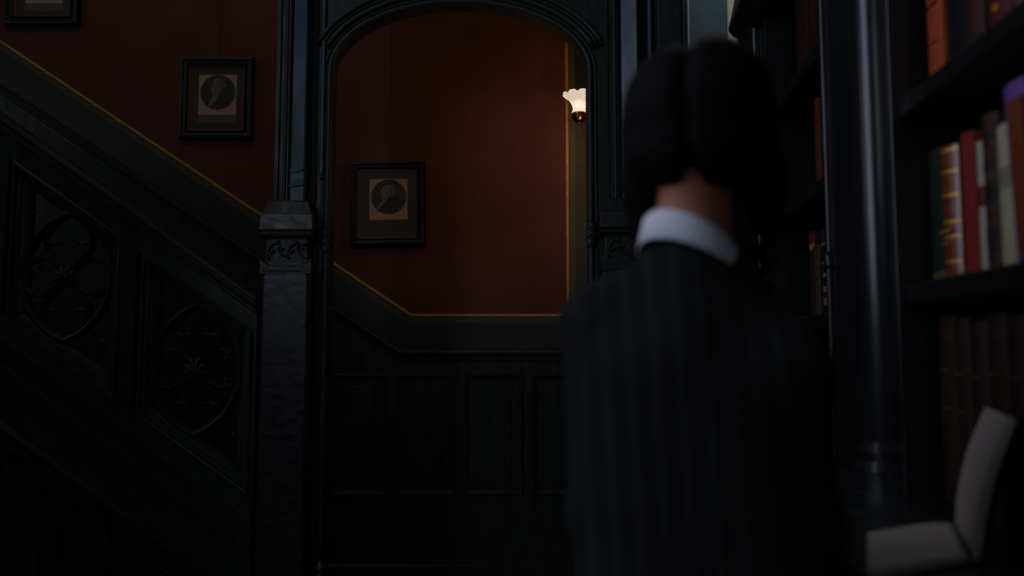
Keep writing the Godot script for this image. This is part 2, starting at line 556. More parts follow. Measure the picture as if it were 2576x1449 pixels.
func arch_wall() -> void:
	var inner := arch_path(0.0)
	var xl := P(800, 195, DA).x
	var xr := P(1530, 195, DA).x
	var poly := PackedVector2Array([Vector2(xl, 0), Vector2(xl, 4.4), Vector2(xr, 4.4), Vector2(xr, 0)])
	for i in inner.size(): poly.append(inner[inner.size() - 1 - i])
	var b := MB.new()
	b.extrude(poly, -0.07, 0.0, Transform3D(Basis(), Vector3(0, 0, -DA)))
	var wall := structure("wall_arch", b, M.wood, "dark panelled wall pierced by the wide rounded arch", "wall")
	for q in [[0.010, 0.011, 0.004], [0.030, 0.006, 0.0], [0.046, 0.010, 0.010], [0.068, 0.006, 0.004], [0.082, 0.009, 0.012]]:
		b = MB.new()
		var path := arch_path(q[0])
		if q[0] > 0.04:                                     # the outer rolls die into the pillars
			path = path.slice(2, path.size() - 2)
			path = path.slice(3, path.size() - 3)
		b.sweep(path, round_profile(q[1], 10), -DA + q[2], false, Transform3D(), 1)
		put("arch_moulding", b, M.wood, wall)
	for sx in [[828.0, 604.0], [1480.0, 590.0]]:            # twisted knops on the jamb rolls
		b = MB.new()
		var c := P(sx[0], sx[1], DA)
		c.x = inner[0].x - 0.010 if sx[0] < 1000.0 else inner[inner.size() - 1].x + 0.010
		var rings := []
		for i in 25:
			var t := i / 24.0
			var r := PackedVector3Array()
			var y := c.y + (t - 0.5) * 0.10
			var rad := 0.013 + 0.006 * sin(PI * t)
			for j in 16:
				var a := TAU * j / 16 + t * 5.0
				var rr := rad * (1.0 + 0.22 * cos(4.0 * (TAU * j / 16)))
				r.append(Vector3(c.x + cos(a) * rr, y, -DA + 0.006 + sin(a) * rr))
			rings.append(r)
		b.loft(rings, true, 1)
		put("twisted_knop", b, M.wood, wall)
	b = MB.new()                                            # hinge and foot ring on the left jamb
	var hx := P(822, 970, DA)
	for i in 3: b.lathe([[0.0075, 0.0], [0.0085, 0.002], [0.0085, 0.016], [0.0075, 0.018]], 10, Transform3D(Basis(), Vector3(hx.x, hx.y - 0.028 + 0.019 * i, -DA + 0.012)))
	put("hinge", b, M.newel, wall)
	b = MB.new()
	b.lathe([[0.012, 0.0], [0.020, 0.02], [0.020, 0.36], [0.024, 0.40], [0.016, 0.425], [0.021, 0.445], [0.012, 0.47]], 16, Transform3D(Basis(), Vector3(inner[0].x - 0.012, 0, -DA + 0.004)))
	put("roll_base", b, M.newel, wall)
	# panelled wall right of the pillar, with the casing that ends it
	b = MB.new()
	var x0 := P(1657, 195, 2.77).x
	var x1 := P(1717, 195, 2.77).x
	b.box(Vector3(x0, 0, -2.95), Vector3(x1, 4.4, -2.77))
	var side := structure("wall_partition", b, M.wood, "narrow dark partition between the right pillar and the alcove", "wall")
	# casing of the alcove behind it: dark block, pale bead, shadow gap, plaster edge
	b = MB.new()
	b.box(Vector3(0.595, 0, -3.86), Vector3(P(1716, 60, 3.62).x, 4.4, -3.62))
	put("casing", b, M.wood, side)
	b = MB.new()
	var bx := P(1720.5, 60, 3.61).x
	b.lathe([[0.0065, 0.0], [0.0065, 4.4]], 12, Transform3D(Basis(), Vector3(bx, 0, -3.615)))
	put("casing_bead", b, M.shaft, side)
	b = MB.new()
	b.box(Vector3(bx, 0, -3.86), Vector3(P(1729, 60, 3.68).x, 4.4, -3.68), 0.001)
	put("casing_gap", b, M.case, side)
	b = MB.new()
	b.box(Vector3(P(1728, 60, 3.66).x, 0, -3.86), Vector3(P(1734, 60, 3.64).x, 4.4, -3.64), 0.002)
	put("casing_edge", b, M.lime, side)

# ==================================================================== newel posts with the clustered pillars above them
func newel(called: String, cx: float, cap_y: float, side: int, label: String) -> void:
	var d := 2.75
	var zf := -d                                            # front face
	var ytop := P(cx, cap_y, d).y
	var x := P(cx, cap_y, d).x
	var half := 0.099
	var zc := zf - half
	var mm := 1.0 / 690.0
	var o := thing(called, label, "newel post", Vector3(x, 0, zc), 0.0, "carved newel posts beside the arch")
	var sq := func(h: float, y: float, c: float) -> PackedVector3Array:
		var r := PackedVector3Array()
		for q in [[h - c, h], [h, h - c], [h, -h + c], [h - c, -h], [-h + c, -h], [-h, -h + c], [-h, h - c], [-h + c, h]]: r.append(Vector3(q[0], y, q[1]))
		return r
	var at := func(py: float) -> float: return ytop - (py - 537.0) * mm
	# shaft
	var b := MB.new()
	b.loft([sq.call(0.099, 0.0, 0.004), sq.call(0.099, 0.22, 0.004), sq.call(0.09, 0.25, 0.012), sq.call(0.09, at.call(700.0), 0.012), sq.call(0.09, at.call(662.0), 0.03)], true, 0)
	put("post", b, M.newel, o)
	# broach stops where the chamfer ends
	for sx in [-1, 1]:
		b = MB.new()
		var y0: float = at.call(690.0)
		var y1: float = at.call(652.0)
		b.shape(PackedVector3Array([
			Vector3(sx * 0.094, y1, 0.094), Vector3(sx * 0.094, y0, 0.092), Vector3(sx * 0.045, y0 + 0.002, 0.0925),
			Vector3(sx * 0.094, y1, 0.094), Vector3(sx * 0.045, y0 + 0.002, 0.0925), Vector3(sx * 0.05, y0 + 0.012, 0.086),
			Vector3(sx * 0.094, y1, 0.094), Vector3(sx * 0.05, y0 + 0.012, 0.086), Vector3(sx * 0.086, y0 + 0.01, 0.05),
			Vector3(sx * 0.094, y1, 0.094), Vector3(sx * 0.086, y0 + 0.01, 0.05), Vector3(sx * 0.0925, y0 + 0.002, 0.045),
			Vector3(sx * 0.094, y1, 0.094), Vector3(sx * 0.0925, y0 + 0.002, 0.045), Vector3(sx * 0.094, y0, 0.092),
			Vector3(sx * 0.094, y0, 0.092), Vector3(sx * 0.0925, y0 + 0.002, 0.045), Vector3(sx * 0.086, y0 + 0.01, 0.05),
			Vector3(sx * 0.094, y0, 0.092), Vector3(sx * 0.086, y0 + 0.01, 0.05), Vector3(sx * 0.05, y0 + 0.012, 0.086),
			Vector3(sx * 0.094, y0, 0.092), Vector3(sx * 0.05, y0 + 0.012, 0.086), Vector3(sx * 0.045, y0 + 0.002, 0.0925)]))
		put("chamfer_stop", b, M.newel, o)
	b = MB.new()                                            # neck moulding at the foot of the frieze
	b.loft([sq.call(0.078, at.call(690.0), 0.01), sq.call(0.0945, at.call(684.0), 0.01), sq.call(0.0945, at.call(680.0), 0.01), sq.call(0.082, at.call(676.0), 0.01), sq.call(0.093, at.call(672.0), 0.01), sq.call(0.093, at.call(667.0), 0.01), sq.call(0.080, at.call(660.0), 0.01)], true, 0)
	put("neck_moulding", b, M.wood, o)
	b = MB.new()
	b.loft([sq.call(0.080, at.call(664.0), 0.006), sq.call(0.080, at.call(596.0), 0.006)], true, 0)
	var fr := put("frieze", b, M.wood, o)
	carve(fr, at.call(661.0), at.call(597.0), 0.080)
	b = MB.new()                                            # mouldings under the cap
	b.loft([sq.call(0.084, at.call(600.0), 0.004), sq.call(0.090, at.call(594.0), 0.004), sq.call(0.100, at.call(592.0), 0.004), sq.call(0.101, at.call(588.0), 0.004), sq.call(0.094, at.call(586.0), 0.004), sq.call(0.094, at.call(583.0), 0.004), sq.call(0.101, at.call(581.5), 0.004), sq.call(0.103, at.call(578.0), 0.004), sq.call(0.101, at.call(576.0), 0.004)], true, 0)
	put("cap_moulding", b, M.wood, o)
	b = MB.new()
	b.loft([sq.call(0.0995, at.call(576.5), 0.003), sq.call(0.0965, at.call(539.0), 0.003), sq.call(0.092, at.call(536.0), 0.003)], true, 0)
	put("cap", b, M.newel, o)
	# the pillar above: sloped plinth, panelled faces, engaged angle shaft with a moulded base, roll beads
	b = MB.new()
	b.loft([sq.call(0.090, at.call(537.0), 0.004), sq.call(0.080, at.call(505.0), 0.004), sq.call(0.072, at.call(500.0), 0.004)], true, 0)
	put("plinth", b, M.wood, o)
	var top := 4.4
	var yb: float = at.call(503.0)
	var lift := Transform3D(Basis(Vector3(1, 0, 0), Vector3(0, 0, -1), Vector3(0, 1, 0)), Vector3.ZERO)   # plan (x, -z) extruded upward
	b = MB.new()
	# plan of the core, x to the right and y towards the library
	b.extrude(PackedVector2Array([Vector2(-0.070, -0.075), Vector2(0.110, -0.075), Vector2(0.110, 0.010), Vector2(0.070, 0.030), Vector2(0.066, 0.018), Vector2(-0.006, 0.012), Vector2(-0.012, 0.020), Vector2(-0.018, 0.030), Vector2(-0.036, 0.030), Vector2(-0.040, 0.022), Vector2(-0.052, 0.022), Vector2(-0.056, 0.030), Vector2(-0.070, 0.030)]), yb, top, Transform3D(Basis(Vector3(1, 0, 0), Vector3(0, 0, 1), Vector3(0, 1, 0)), Vector3.ZERO))
	put("pillar_core", b, M.wood, o)
	var plan := PackedVector2Array([Vector2(-0.006, 0.0), Vector2(-0.004, 0.034), Vector2(0.050, 0.062), Vector2(0.054, 0.060), Vector2(0.060, 0.0)])
	b = MB.new()
	b.extrude(plan, at.call(412.0), top, Transform3D(Basis(Vector3(1, 0, 0), Vector3(0, 0, 1), Vector3(0, 1, 0)), Vector3.ZERO))
	put("angle_shaft", b, M.shaft, o)
	b = MB.new()                                            # its base, the same plan swelling and shrinking
	var rings := []
	for q in [[503.0, 1.12], [468.0, 1.12], [462.0, 1.10], [459.0, 1.30], [452.0, 1.34], [448.0, 1.22], [440.0, 1.12], [425.0, 1.10], [418.0, 1.24], [412.0, 1.24], [409.0, 1.0]]:
		var r := PackedVector3Array()
		for p in plan:
			var c := Vector2(0.027, 0.02)
			var s: Vector2 = c + (p - c) * Vector2(1.0 + (q[1] - 1.0) * 0.55, q[1])
			r.append(Vector3(s.x, at.call(q[0]), s.y))
		rings.append(r)
	b.loft(rings, true, 0)
	put("shaft_base", b, M.shaft, o)
	b = MB.new()
	b.lathe([[0.004, at.call(438.0)], [0.009, at.call(434.0)], [0.006, at.call(430.0)], [0.009, at.call(424.0)], [0.010, at.call(420.0)], [0.010, top]], 12, Transform3D(Basis(), Vector3(0.108, 0, 0.022)))
	put("roll_bead", b, M.shaft, o)
	b = MB.new()
	b.lathe([[0.006, yb], [0.006, top]], 10, Transform3D(Basis(), Vector3(-0.030, 0, 0.030)))
	put("roll_bead", b, M.wood, o)

func carve(parent: Node3D, y0: float, y1: float, z: float) -> void:      # scrolled leaves on the front of a frieze
	var yc := (y0 + y1) / 2
	var h := (y1 - y0)
	for k in [[-0.052, 1.0, 1.0], [-0.018, -1.0, 0.8], [0.020, 1.0, 0.85], [0.055, -1.0, 1.0]]:
		var b := MB.new()
		var pts := []
		var rad := []
		for i in 15:
			var t := i / 14.0
			var a: float = t * 5.2
			var r: float = (1.0 - t * 0.75) * 0.36 * h * k[2]
			pts.append(Vector3(k[0] + cos(a) * r * 0.8, yc + sin(a + 0.6) * r * k[1], z + 0.003 + 0.004 * t))
			rad.append(0.0045 * (1.0 - 0.35 * t))
		b.tube(pts, rad, 7)
		b.ball(pts[14], Vector3(0.006, 0.006, 0.005), 8, 6)
		put("scroll", b, M.wood, parent)
	for k in [[-0.035, 0.30, 0.7], [0.002, -0.28, -0.6], [0.038, 0.28, 2.3], [-0.068, -0.3, 2.2], [0.069, 0.25, 0.5]]:
		var b := MB.new()
		b.ball(Vector3(k[0], yc + k[1] * h, z + 0.002), Vector3(0.014, 0.006, 0.007), 10, 6, Basis(Vector3(0, 0, 1), k[2]))
		put("leaf", b, M.wood, parent)

# ==================================================================== stair balustrade
const DB := 2.77                                          # distance of the balustrade's front plane

func rake(py_at_300: float, x: float) -> float:           # height at x of the raking line that passes pixel (300, py)
	var q := P(300, py_at_300, DB)
	return q.y - SLOPE * (x - q.x)

func raking_poly(top: float, bottom: float, x0: float, x1: float) -> PackedVector2Array:
	return PackedVector2Array([Vector2(x0, rake(bottom, x0)), Vector2(x1, rake(bottom, x1)), Vector2(x1, rake(top, x1)), Vector2(x0, rake(top, x0))])

func balustrade() -> void:
	var xr := P(719.5, 537, 2.75).x - 0.1035
	var xl := -2.75
	var o := thing("stair_balustrade", "dark raking stair balustrade pierced by gothic tracery panels, left of the newel post", "balustrade")
	var at := Transform3D(Basis(), Vector3(0, 0, -DB))
	var b := MB.new()                                       # handrail: a moulded section swept up the rake
	var hp := PackedVector2Array([Vector2(xl, rake(521.0, xl)), Vector2(xr, rake(521.0, xr))])
	b.sweep(hp, [Vector2(0.028, -0.07), Vector2(0.028, 0.010), Vector2(0.022, 0.022), Vector2(0.012, 0.026), Vector2(0.006, 0.020), Vector2(0.002, 0.020), Vector2(-0.004, 0.028), Vector2(-0.012, 0.026), Vector2(-0.016, 0.014), Vector2(-0.022, 0.014), Vector2(-0.028, 0.006), Vector2(-0.028, -0.07)], -DB, false, Transform3D(), 0, true)
	put("handrail", b, M.wood, o)
	b = MB.new()
	b.extrude(raking_poly(545.0, 596.0, xl, xr), -0.06, 0.0, at)
	put("top_rail", b, M.wood, o)
	b = MB.new()
	b.extrude(raking_poly(1009.0, 1060.0, xl, xr), -0.06, 0.0, at)
	put("bottom_rail", b, M.wood, o)
	for q in [[1068.0, 1.0], [1140.0, 0.55]]:               # string mouldings
		b = MB.new()
		var sp := PackedVector2Array([Vector2(xl, rake(q[0], xl)), Vector2(xr, rake(q[0], xr))])
		b.sweep(sp, [Vector2(0.018, -0.06), Vector2(0.018, 0.006), Vector2(0.013, 0.018), Vector2(0.007, 0.019), Vector2(0.003, 0.010), Vector2(-0.002, 0.010), Vector2(-0.006, 0.020), Vector2(-0.013, 0.018), Vector2(-0.020, 0.004), Vector2(-0.020, -0.06)], -DB, false, Transform3D(), 0, true)
		put("string_moulding", b, M.wood, o)
	b = MB.new()
	b.extrude(raking_poly(1060.0, 1275.0, xl, xr), -0.05, -0.006, at)
	put("string_board", b, M.wood, o)
	b = MB.new()
	var lp := PackedVector2Array([Vector2(xl, rake(1285.0, xl)), Vector2(xr, rake(1285.0, xr))])
	b.sweep(lp, [Vector2(0.016, -0.05), Vector2(0.016, 0.010), Vector2(0.004, 0.030), Vector2(-0.010, 0.022), Vector2(-0.016, 0.006), Vector2(-0.016, -0.05)], -DB, false, Transform3D(), 0, true)
	put("base_moulding", b, M.newel, o)
	# stiles and tracery, one panel per 337 px of run
	var px := 337.0 / (F / DB)
	var c2 := P(485, 929, DB)
	for k in [0, 1, 2, 3]:
		var dx: float = -px * k
		var cx: float = c2.x + dx
		var s0: float = cx + (618.0 - 485.0) / (F / DB)
		b = MB.new()                                          # the stile right of the panel
		var s1: float = xr if k == 0 else s0 + 0.076
		b.extrude(raking_poly(590.0, 1015.0, s0 - 0.008, s1), -0.06, -0.001, at)
		put("stile", b, M.wood, o)
		tracery(o, Vector2(cx, c2.y - SLOPE * dx), cx - 0.175, s0 - 0.004)

func tracery(o: Node3D, c: Vector2, x0: float, x1: float) -> void:
	var u := DB / F                                         # metres per pixel
	var at := Transform3D(Basis(), Vector3(0, 0, -DB))
	var b := MB.new()                                       # the stepped frame of the opening
	var f := raking_poly(612.0, 992.0, x0, x1)
	b.sweep(f, [Vector2(-0.026, -0.055), Vector2(-0.026, 0.004), Vector2(-0.020, 0.010), Vector2(-0.013, 0.008), Vector2(-0.010, -0.004), Vector2(0.002, -0.006), Vector2(0.006, -0.014), Vector2(0.016, -0.020), Vector2(0.030, -0.030), Vector2(0.030, -0.055)], -DB, true)
	put("panel_frame", b, M.wood, o)
	b = MB.new()
	var ves := PackedVector2Array()
	var w := 114.0 * u
	var h := 163.0 * u
	var R := (h * h + w * w) / (2.0 * w)
	var half := asin(h / R)
	for s in [1.0, -1.0]:
		for i in 17:
			var a: float = (1.0 - i / 8.0) * half * s
			if s > 0: ves.append(c + Vector2(w - R + cos(a) * R, -sin(a) * R) * Vector2(1, -1))
			else: ves.append(c + Vector2(R - w - cos(a) * R, sin(a) * R))
	var prof := [Vector2(-0.011, -0.052), Vector2(-0.011, -0.026), Vector2(-0.006, -0.018), Vector2(0.0, -0.014), Vector2(0.006, -0.018), Vector2(0.011, -0.026), Vector2(0.011, -0.052)]
	ves = dedup(ves)
	b.sweep(ves, prof, -DB, true)
	var thin := [Vector2(-0.007, -0.05), Vector2(-0.007, -0.028), Vector2(0.0, -0.018), Vector2(0.007, -0.028), Vector2(0.007, -0.05)]
	for s in [1.0, -1.0]:
		var tl := PackedVector2Array()                          # pointed lobe above or below
		for q in [[-14, 18], [-30, 40], [-52, 66], [-60, 92], [-50, 122], [-26, 146], [0, 160], [26, 146], [50, 122], [60, 92], [52, 66], [30, 40], [14, 18]]:
			tl.append(c + Vector2(q[0], q[1] * s) * u)
		b.sweep(smooth_path(tl), thin, -DB, false)
		var sl := PackedVector2Array()                          # round lobe at the side
		for q in [[12, 14], [34, 32], [60, 47], [86, 44], [105, 26], [111, 0], [105, -26], [86, -44], [60, -47], [34, -32], [12, -14]]:
			sl.append(c + Vector2(q[0] * s, q[1]) * u)
		b.sweep(smooth_path(sl), thin, -DB, false)
	var tr := put("tracery", b, M.wood, o)
	# cusps with little buds
	var cusps := []
	for s in [1.0, -1.0]:
		for t in [1.0, -1.0]:
			cusps.append([Vector2(58 * s, 92 * t), Vector2(40 * s, 84 * t), Vector2(24 * s, 88 * t)])
			cusps.append([Vector2(80 * s, 46 * t), Vector2(76 * s, 36 * t), Vector2(74 * s, 27 * t)])
	for q in cusps:
		b = MB.new()
		var pts := []
		for e in q: pts.append(Vector3(c.x + e.x * u, c.y + e.y * u, -DB - 0.032))
		b.tube(pts, [0.012, 0.008, 0.005], 7)
		b.ball(pts[2], Vector3(0.009, 0.008, 0.009), 8, 6)
		put("cusp", b, M.wood, tr)
	for i in 8:                                             # rosette of leaves
		b = MB.new()
		var a := TAU * (i + 0.5) / 8
		var bs := Basis(Vector3(0, 0, 1), a)
		b.ball(Vector3(c.x, c.y, -DB - 0.016) + bs * Vector3(0.026, 0, 0), Vector3(0.022, 0.010, 0.012), 8, 6, bs * Basis(Vector3(0, 1, 0), 0.35))
		put("leaf", b, M.wood, tr)
	for i in 8:
		b = MB.new()
		var a := TAU * i / 8
		var bs := Basis(Vector3(0, 0, 1), a)
		b.ball(Vector3(c.x, c.y, -DB - 0.004) + bs * Vector3(0.014, 0, 0), Vector3(0.013, 0.006, 0.008), 8, 6, bs * Basis(Vector3(0, 1, 0), 0.5))
		put("leaf", b, M.wood, tr)
	b = MB.new()
	b.ball(Vector3(c.x, c.y, -DB), Vector3(0.009, 0.009, 0.008), 10, 7)
	put("boss", b, M.wood, tr)
	# small pierced cusps in the corners of the opening
	for q in [[-108.0, 175.0, -0.7], [-100.0, -60.0, 0.8], [98.0, 70.0, 2.4], [98.0, -165.0, 2.2]]:
		b = MB.new()
		var p := Vector3(c.x + q[0] * u, c.y + q[1] * u, -DB - 0.034)
		var dr := Vector3(cos(q[2]), sin(q[2]), 0)
		b.tube([p - dr * 0.02, p, p + dr * 0.022], [0.010, 0.007, 0.003], 7)
		b.ball(p + dr * 0.022, Vector3(0.008, 0.008, 0.008), 8, 6)
		put("cusp", b, M.wood, tr)

func dedup(p: PackedVector2Array) -> PackedVector2Array:
	var r := PackedVector2Array()
	for q in p:
		if r.is_empty() or r[r.size() - 1].distance_to(q) > 1e-4: r.append(q)
	if r.size() > 2 and r[0].distance_to(r[r.size() - 1]) < 1e-4: r.remove_at(r.size() - 1)
	return r

func smooth_path(p: PackedVector2Array) -> PackedVector2Array:
	var c := Curve2D.new()
	for i in p.size():
		var t := (p[mini(i + 1, p.size() - 1)] - p[maxi(i - 1, 0)]) / 6.0
		c.add_point(p[i], -t, t)
	c.bake_interval = 0.006
	return dedup(c.get_baked_points())

# ==================================================================== panelling under the stair
func stair_panelling() -> void:
	var xr := P(719.5, 537, 2.75).x - 0.1035
	var xl := -2.75
	var b := MB.new()
	b.extrude(PackedVector2Array([Vector2(xl, 0), Vector2(xr, 0), Vector2(xr, maxf(0.02, rake(1290.0, xr))), Vector2(xl, rake(1290.0, xl))]), -0.06, -0.02, Transform3D(Basis(), Vector3(0, 0, -DB)))
	var wall := structure("wall_spandrel", b, M.wood, "dark panelled spandrel under the stair with blind pointed arches", "wall")
	var u := DB / F
	for k in range(-2, 5):
		var c := P(207, 1257, DB)
		var cx := c.x - 170.0 * u * k
		var top := c.y + SLOPE * 170.0 * u * k
		if top < 0.12 or cx < xl + 0.12: continue
		b = MB.new()
		var w := 62.0 * u
		var p := PackedVector2Array([Vector2(cx - w, 0.06), Vector2(cx - w, top - w * 1.35)])
		for q in [[-0.97, -1.05], [-0.86, -0.72], [-0.66, -0.42], [-0.36, -0.16], [0.0, 0.0], [0.36, -0.16], [0.66, -0.42], [0.86, -0.72], [0.97, -1.05]]: p.append(Vector2(cx + q[0] * w, top + q[1] * w))
		p.append(Vector2(cx + w, top - w * 1.35))
		p.append(Vector2(cx + w, 0.06))
		if p[0].y > p[1].y - 0.02: continue
		b.sweep(p, [Vector2(-0.010, -0.024), Vector2(-0.010, -0.008), Vector2(-0.003, 0.002), Vector2(0.004, 0.002), Vector2(0.010, -0.010), Vector2(0.010, -0.024)], -DB)
		var ar := put("blind_arch", b, M.wood, wall)
		for s in [-1.0, 1.0]:
			b = MB.new()
			var z := -DB - 0.012
			b.tube([Vector3(cx + s * w * 0.9, top - w * 0.85, z), Vector3(cx + s * w * 0.55, top - w * 0.95, z), Vector3(cx + s * w * 0.38, top - w * 0.72, z)], [0.009, 0.007, 0.004], 7)
			b.ball(Vector3(cx + s * w * 0.38, top - w * 0.70, z), Vector3(0.009, 0.009, 0.007), 8, 6)
			put("cusp", b, M.wood, ar)
		for j in 3:                                             # leaf sprig between two arches
			b = MB.new()
			var bs := Basis(Vector3(0, 0, 1), 0.5 + 0.8 * j)
			b.ball(Vector3(cx + w + 0.034, top - w * 0.86 + 0.012 * j, -DB - 0.016) + bs * Vector3(0.012, 0, 0), Vector3(0.017, 0.007, 0.006), 8, 6, bs)
			put("leaf", b, M.wood, ar)

func staircase() -> void:
	var o := thing("staircase", "dark stair rising to the left behind the pierced balustrade", "staircase", Vector3(-0.78, 0, -3.25))
	for i in 12:
		var x0 := -0.25 * i
		var y := 0.174 * (i + 1)
		var b := MB.new()
		b.box(Vector3(x0 - 0.275, y - 0.03, -0.47), Vector3(x0 + 0.02, y, 0.285), 0.006)
		var t := put("tread", b, M.tread, o)
		b = MB.new()
		b.box(Vector3(x0 - 0.02, y - 0.175, -0.47), Vector3(x0, y - 0.029, 0.285), 0.002)
		put("riser", b, M.wood, o)
		b = MB.new()
		b.box(Vector3(x0 - 0.26, y - 0.001, -0.36), Vector3(x0 + 0.024, y + 0.008, 0.20), 0.004)
		put("stair_carpet", b, M.carpet, t)

# ==================================================================== framed prints
func portrait(kind: int) -> ImageTexture:
	var w := 192
	var h := 246
	var im := Image.create(w, h, false, Image.FORMAT_RGB8)
	var paper := Color(0.78, 0.58, 0.44) if kind == 0 else Color(0.76, 0.55, 0.36)
	var c := Vector2(97, 90)
	var rx := 89.0 if kind == 0 else 88.0
	var head: PackedVector2Array
	var coat: PackedVector2Array
	if kind == 0:
		head = PackedVector2Array([Vector2(78, 22), Vector2(100, 16), Vector2(120, 22), Vector2(133, 38), Vector2(138, 56), Vector2(128, 66), Vector2(112, 74), Vector2(108, 92), Vector2(100, 112), Vector2(86, 132), Vector2(70, 152), Vector2(56, 168), Vector2(48, 160), Vector2(56, 134), Vector2(64, 122), Vector2(70, 112), Vector2(66, 104), Vector2(70, 98), Vector2(64, 92), Vector2(66, 84), Vector2(58, 78), Vector2(66, 62), Vector2(68, 48), Vector2(70, 34)])
		coat = PackedVector2Array([Vector2(112, 74), Vector2(136, 84), Vector2(154, 110), Vector2(164, 140), Vector2(150, 166), Vector2(112, 186), Vector2(70, 180), Vector2(52, 170), Vector2(78, 142), Vector2(100, 112)])
	else:
		head = PackedVector2Array([Vector2(82, 32), Vector2(104, 26), Vector2(126, 34), Vector2(138, 52), Vector2(134, 76), Vector2(116, 86), Vector2(98, 92), Vector2(84, 110), Vector2(62, 130), Vector2(46, 156), Vector2(36, 152), Vector2(44, 128), Vector2(60, 116), Vector2(68, 108), Vector2(60, 96), Vector2(64, 88), Vector2(58, 80), Vector2(60, 72), Vector2(50, 66), Vector2(60, 56), Vector2(62, 46), Vector2(70, 40)])
		coat = PackedVector2Array([Vector2(98, 92), Vector2(130, 82), Vector2(156, 104), Vector2(170, 130), Vector2(150, 160), Vector2(110, 178), Vector2(66, 172), Vector2(44, 156), Vector2(70, 124)])
	var n := FastNoiseLite.new()
	n.seed = 5 + kind
	n.frequency = 0.06
	var y_cap := 204
	for y in h:
		for x in w:
			var p := Vector2(x, y)
			var q := (p - c) / Vector2(rx, rx * 1.0)
			var col := paper
			if y > y_cap: col = paper * (0.52 if kind == 0 else 0.30)
			if q.length() < 1.0:
				col = Color(0.115, 0.11, 0.10).lerp(Color(0.24, 0.21, 0.18), clampf((x - 120.0) / 80.0, 0.0, 1.0) * 0.6)
				if Geometry2D.is_point_in_polygon(p, head):
					var k := 0.47 + 0.22 * n.get_noise_2d(x * 1.5, y) - 0.14 * clampf((x - 84.0) / 50.0, 0.0, 1.0)
					if kind == 1: k *= 0.95
					col = Color(k, k * 0.82, k * 0.66)
				elif Geometry2D.is_point_in_polygon(p, coat):
					col = Color(0.10, 0.10, 0.095) * (1.0 + 0.4 * n.get_noise_2d(x * 2.0, y * 2.0))
				if absf(q.length() - 0.985) < 0.012: col = col.darkened(0.3)
			elif y > y_cap + 8 and y < h - 6:
				var line := (y - y_cap - 8) / 15
				var half := 52.0 if line == 0 else 24.0
				if line < 2 and (y - y_cap - 8) % 15 < 8 and absf(x - 96.0) < half and n.get_noise_2d(x * 7.0, line * 40.0 + y * 2.0) > 0.02: col = col.darkened(0.45)
			var g := 1.0 + 0.05 * n.get_noise_2d(x * 4.0, y * 4.0)
			im.set_pixel(x, y, Color(col.r * g, col.g * g, col.b * g))
	return ImageTexture.create_from_image(im)

func framed_print(called: String, cx: float, cy: float, wpx: float, hpx: float, tilt: float, kind: int, label: String) -> void:
	var d := 3.71
	var u := d / F
	var c := P(cx, cy, d)
	var w := wpx * u
	var h := hpx * u
	var o := thing(called, label, "picture", Vector3(c.x, c.y, -3.748), 0.0, "framed portrait prints on the red stair wall")
	o.rotation.z = tilt
	var b := MB.new()
	var fw := 0.042
	var rect := func(m: float) -> PackedVector2Array:
		return PackedVector2Array([Vector2(-w / 2 + m, -h / 2 + m), Vector2(w / 2 - m, -h / 2 + m), Vector2(w / 2 - m, h / 2 - m), Vector2(-w / 2 + m, h / 2 - m)])
	b.sweep(rect.call(0.0), [Vector2(0.0, 0.0), Vector2(0.0, 0.022), Vector2(0.006, 0.034), Vector2(0.014, 0.036), Vector2(0.018, 0.029), Vector2(0.032, 0.026), Vector2(fw - 0.006, 0.034), Vector2(fw, 0.030), Vector2(fw, 0.0)], 0.0, true)
	put("frame", b, M.frame, o)
	b = MB.new()
	b.sweep(rect.call(fw - 0.001), rect_profile(0.0, 0.008, 0.004, 0.024, 0.002), 0.0, true)
	put("gilt_slip", b, M.slip, o)
	b = MB.new()
	b.box(Vector3(-w / 2 + 0.03, -h / 2 + 0.03, 0.002), Vector3(w / 2 - 0.03, h / 2 - 0.03, 0.010), 0.001)
	put("mount", b, M.mount, o)
	var pw := 98.0 * u / 2
	b = MB.new()
	var y1 := h / 2 - 45.0 * u
	var y0 := y1 - 127.0 * u
	var mid := 0.002
	b.quad(Vector3(mid - pw, y1, 0.0115), Vector3(mid + pw, y1, 0.0115), Vector3(mid + pw, y0, 0.0115), Vector3(mid - pw, y0, 0.0115))
	var m := mat(Color(1, 1, 1), 0.9)
	if not M.has("print%d" % (kind % 2)): M["print%d" % (kind % 2)] = portrait(kind % 2)
	m.albedo_texture = M["print%d" % (kind % 2)]
	put("print", b, m, o)
	b = MB.new()
	b.quad(Vector3(-w / 2 + fw, h / 2 - fw, 0.0205), Vector3(w / 2 - fw, h / 2 - fw, 0.0205), Vector3(w / 2 - fw, -h / 2 + fw, 0.0205), Vector3(-w / 2 + fw, -h / 2 + fw, 0.0205))
	put("glass", b, M.glass, o)
	b = MB.new()
	var top := 4.3 - c.y
	b.tube([Vector3(0.003, h / 2 - 0.004, 0.008), Vector3(0.003, top, 0.004)], [0.0016], 6)
	put("hanging_wire", b, M.wire, o)

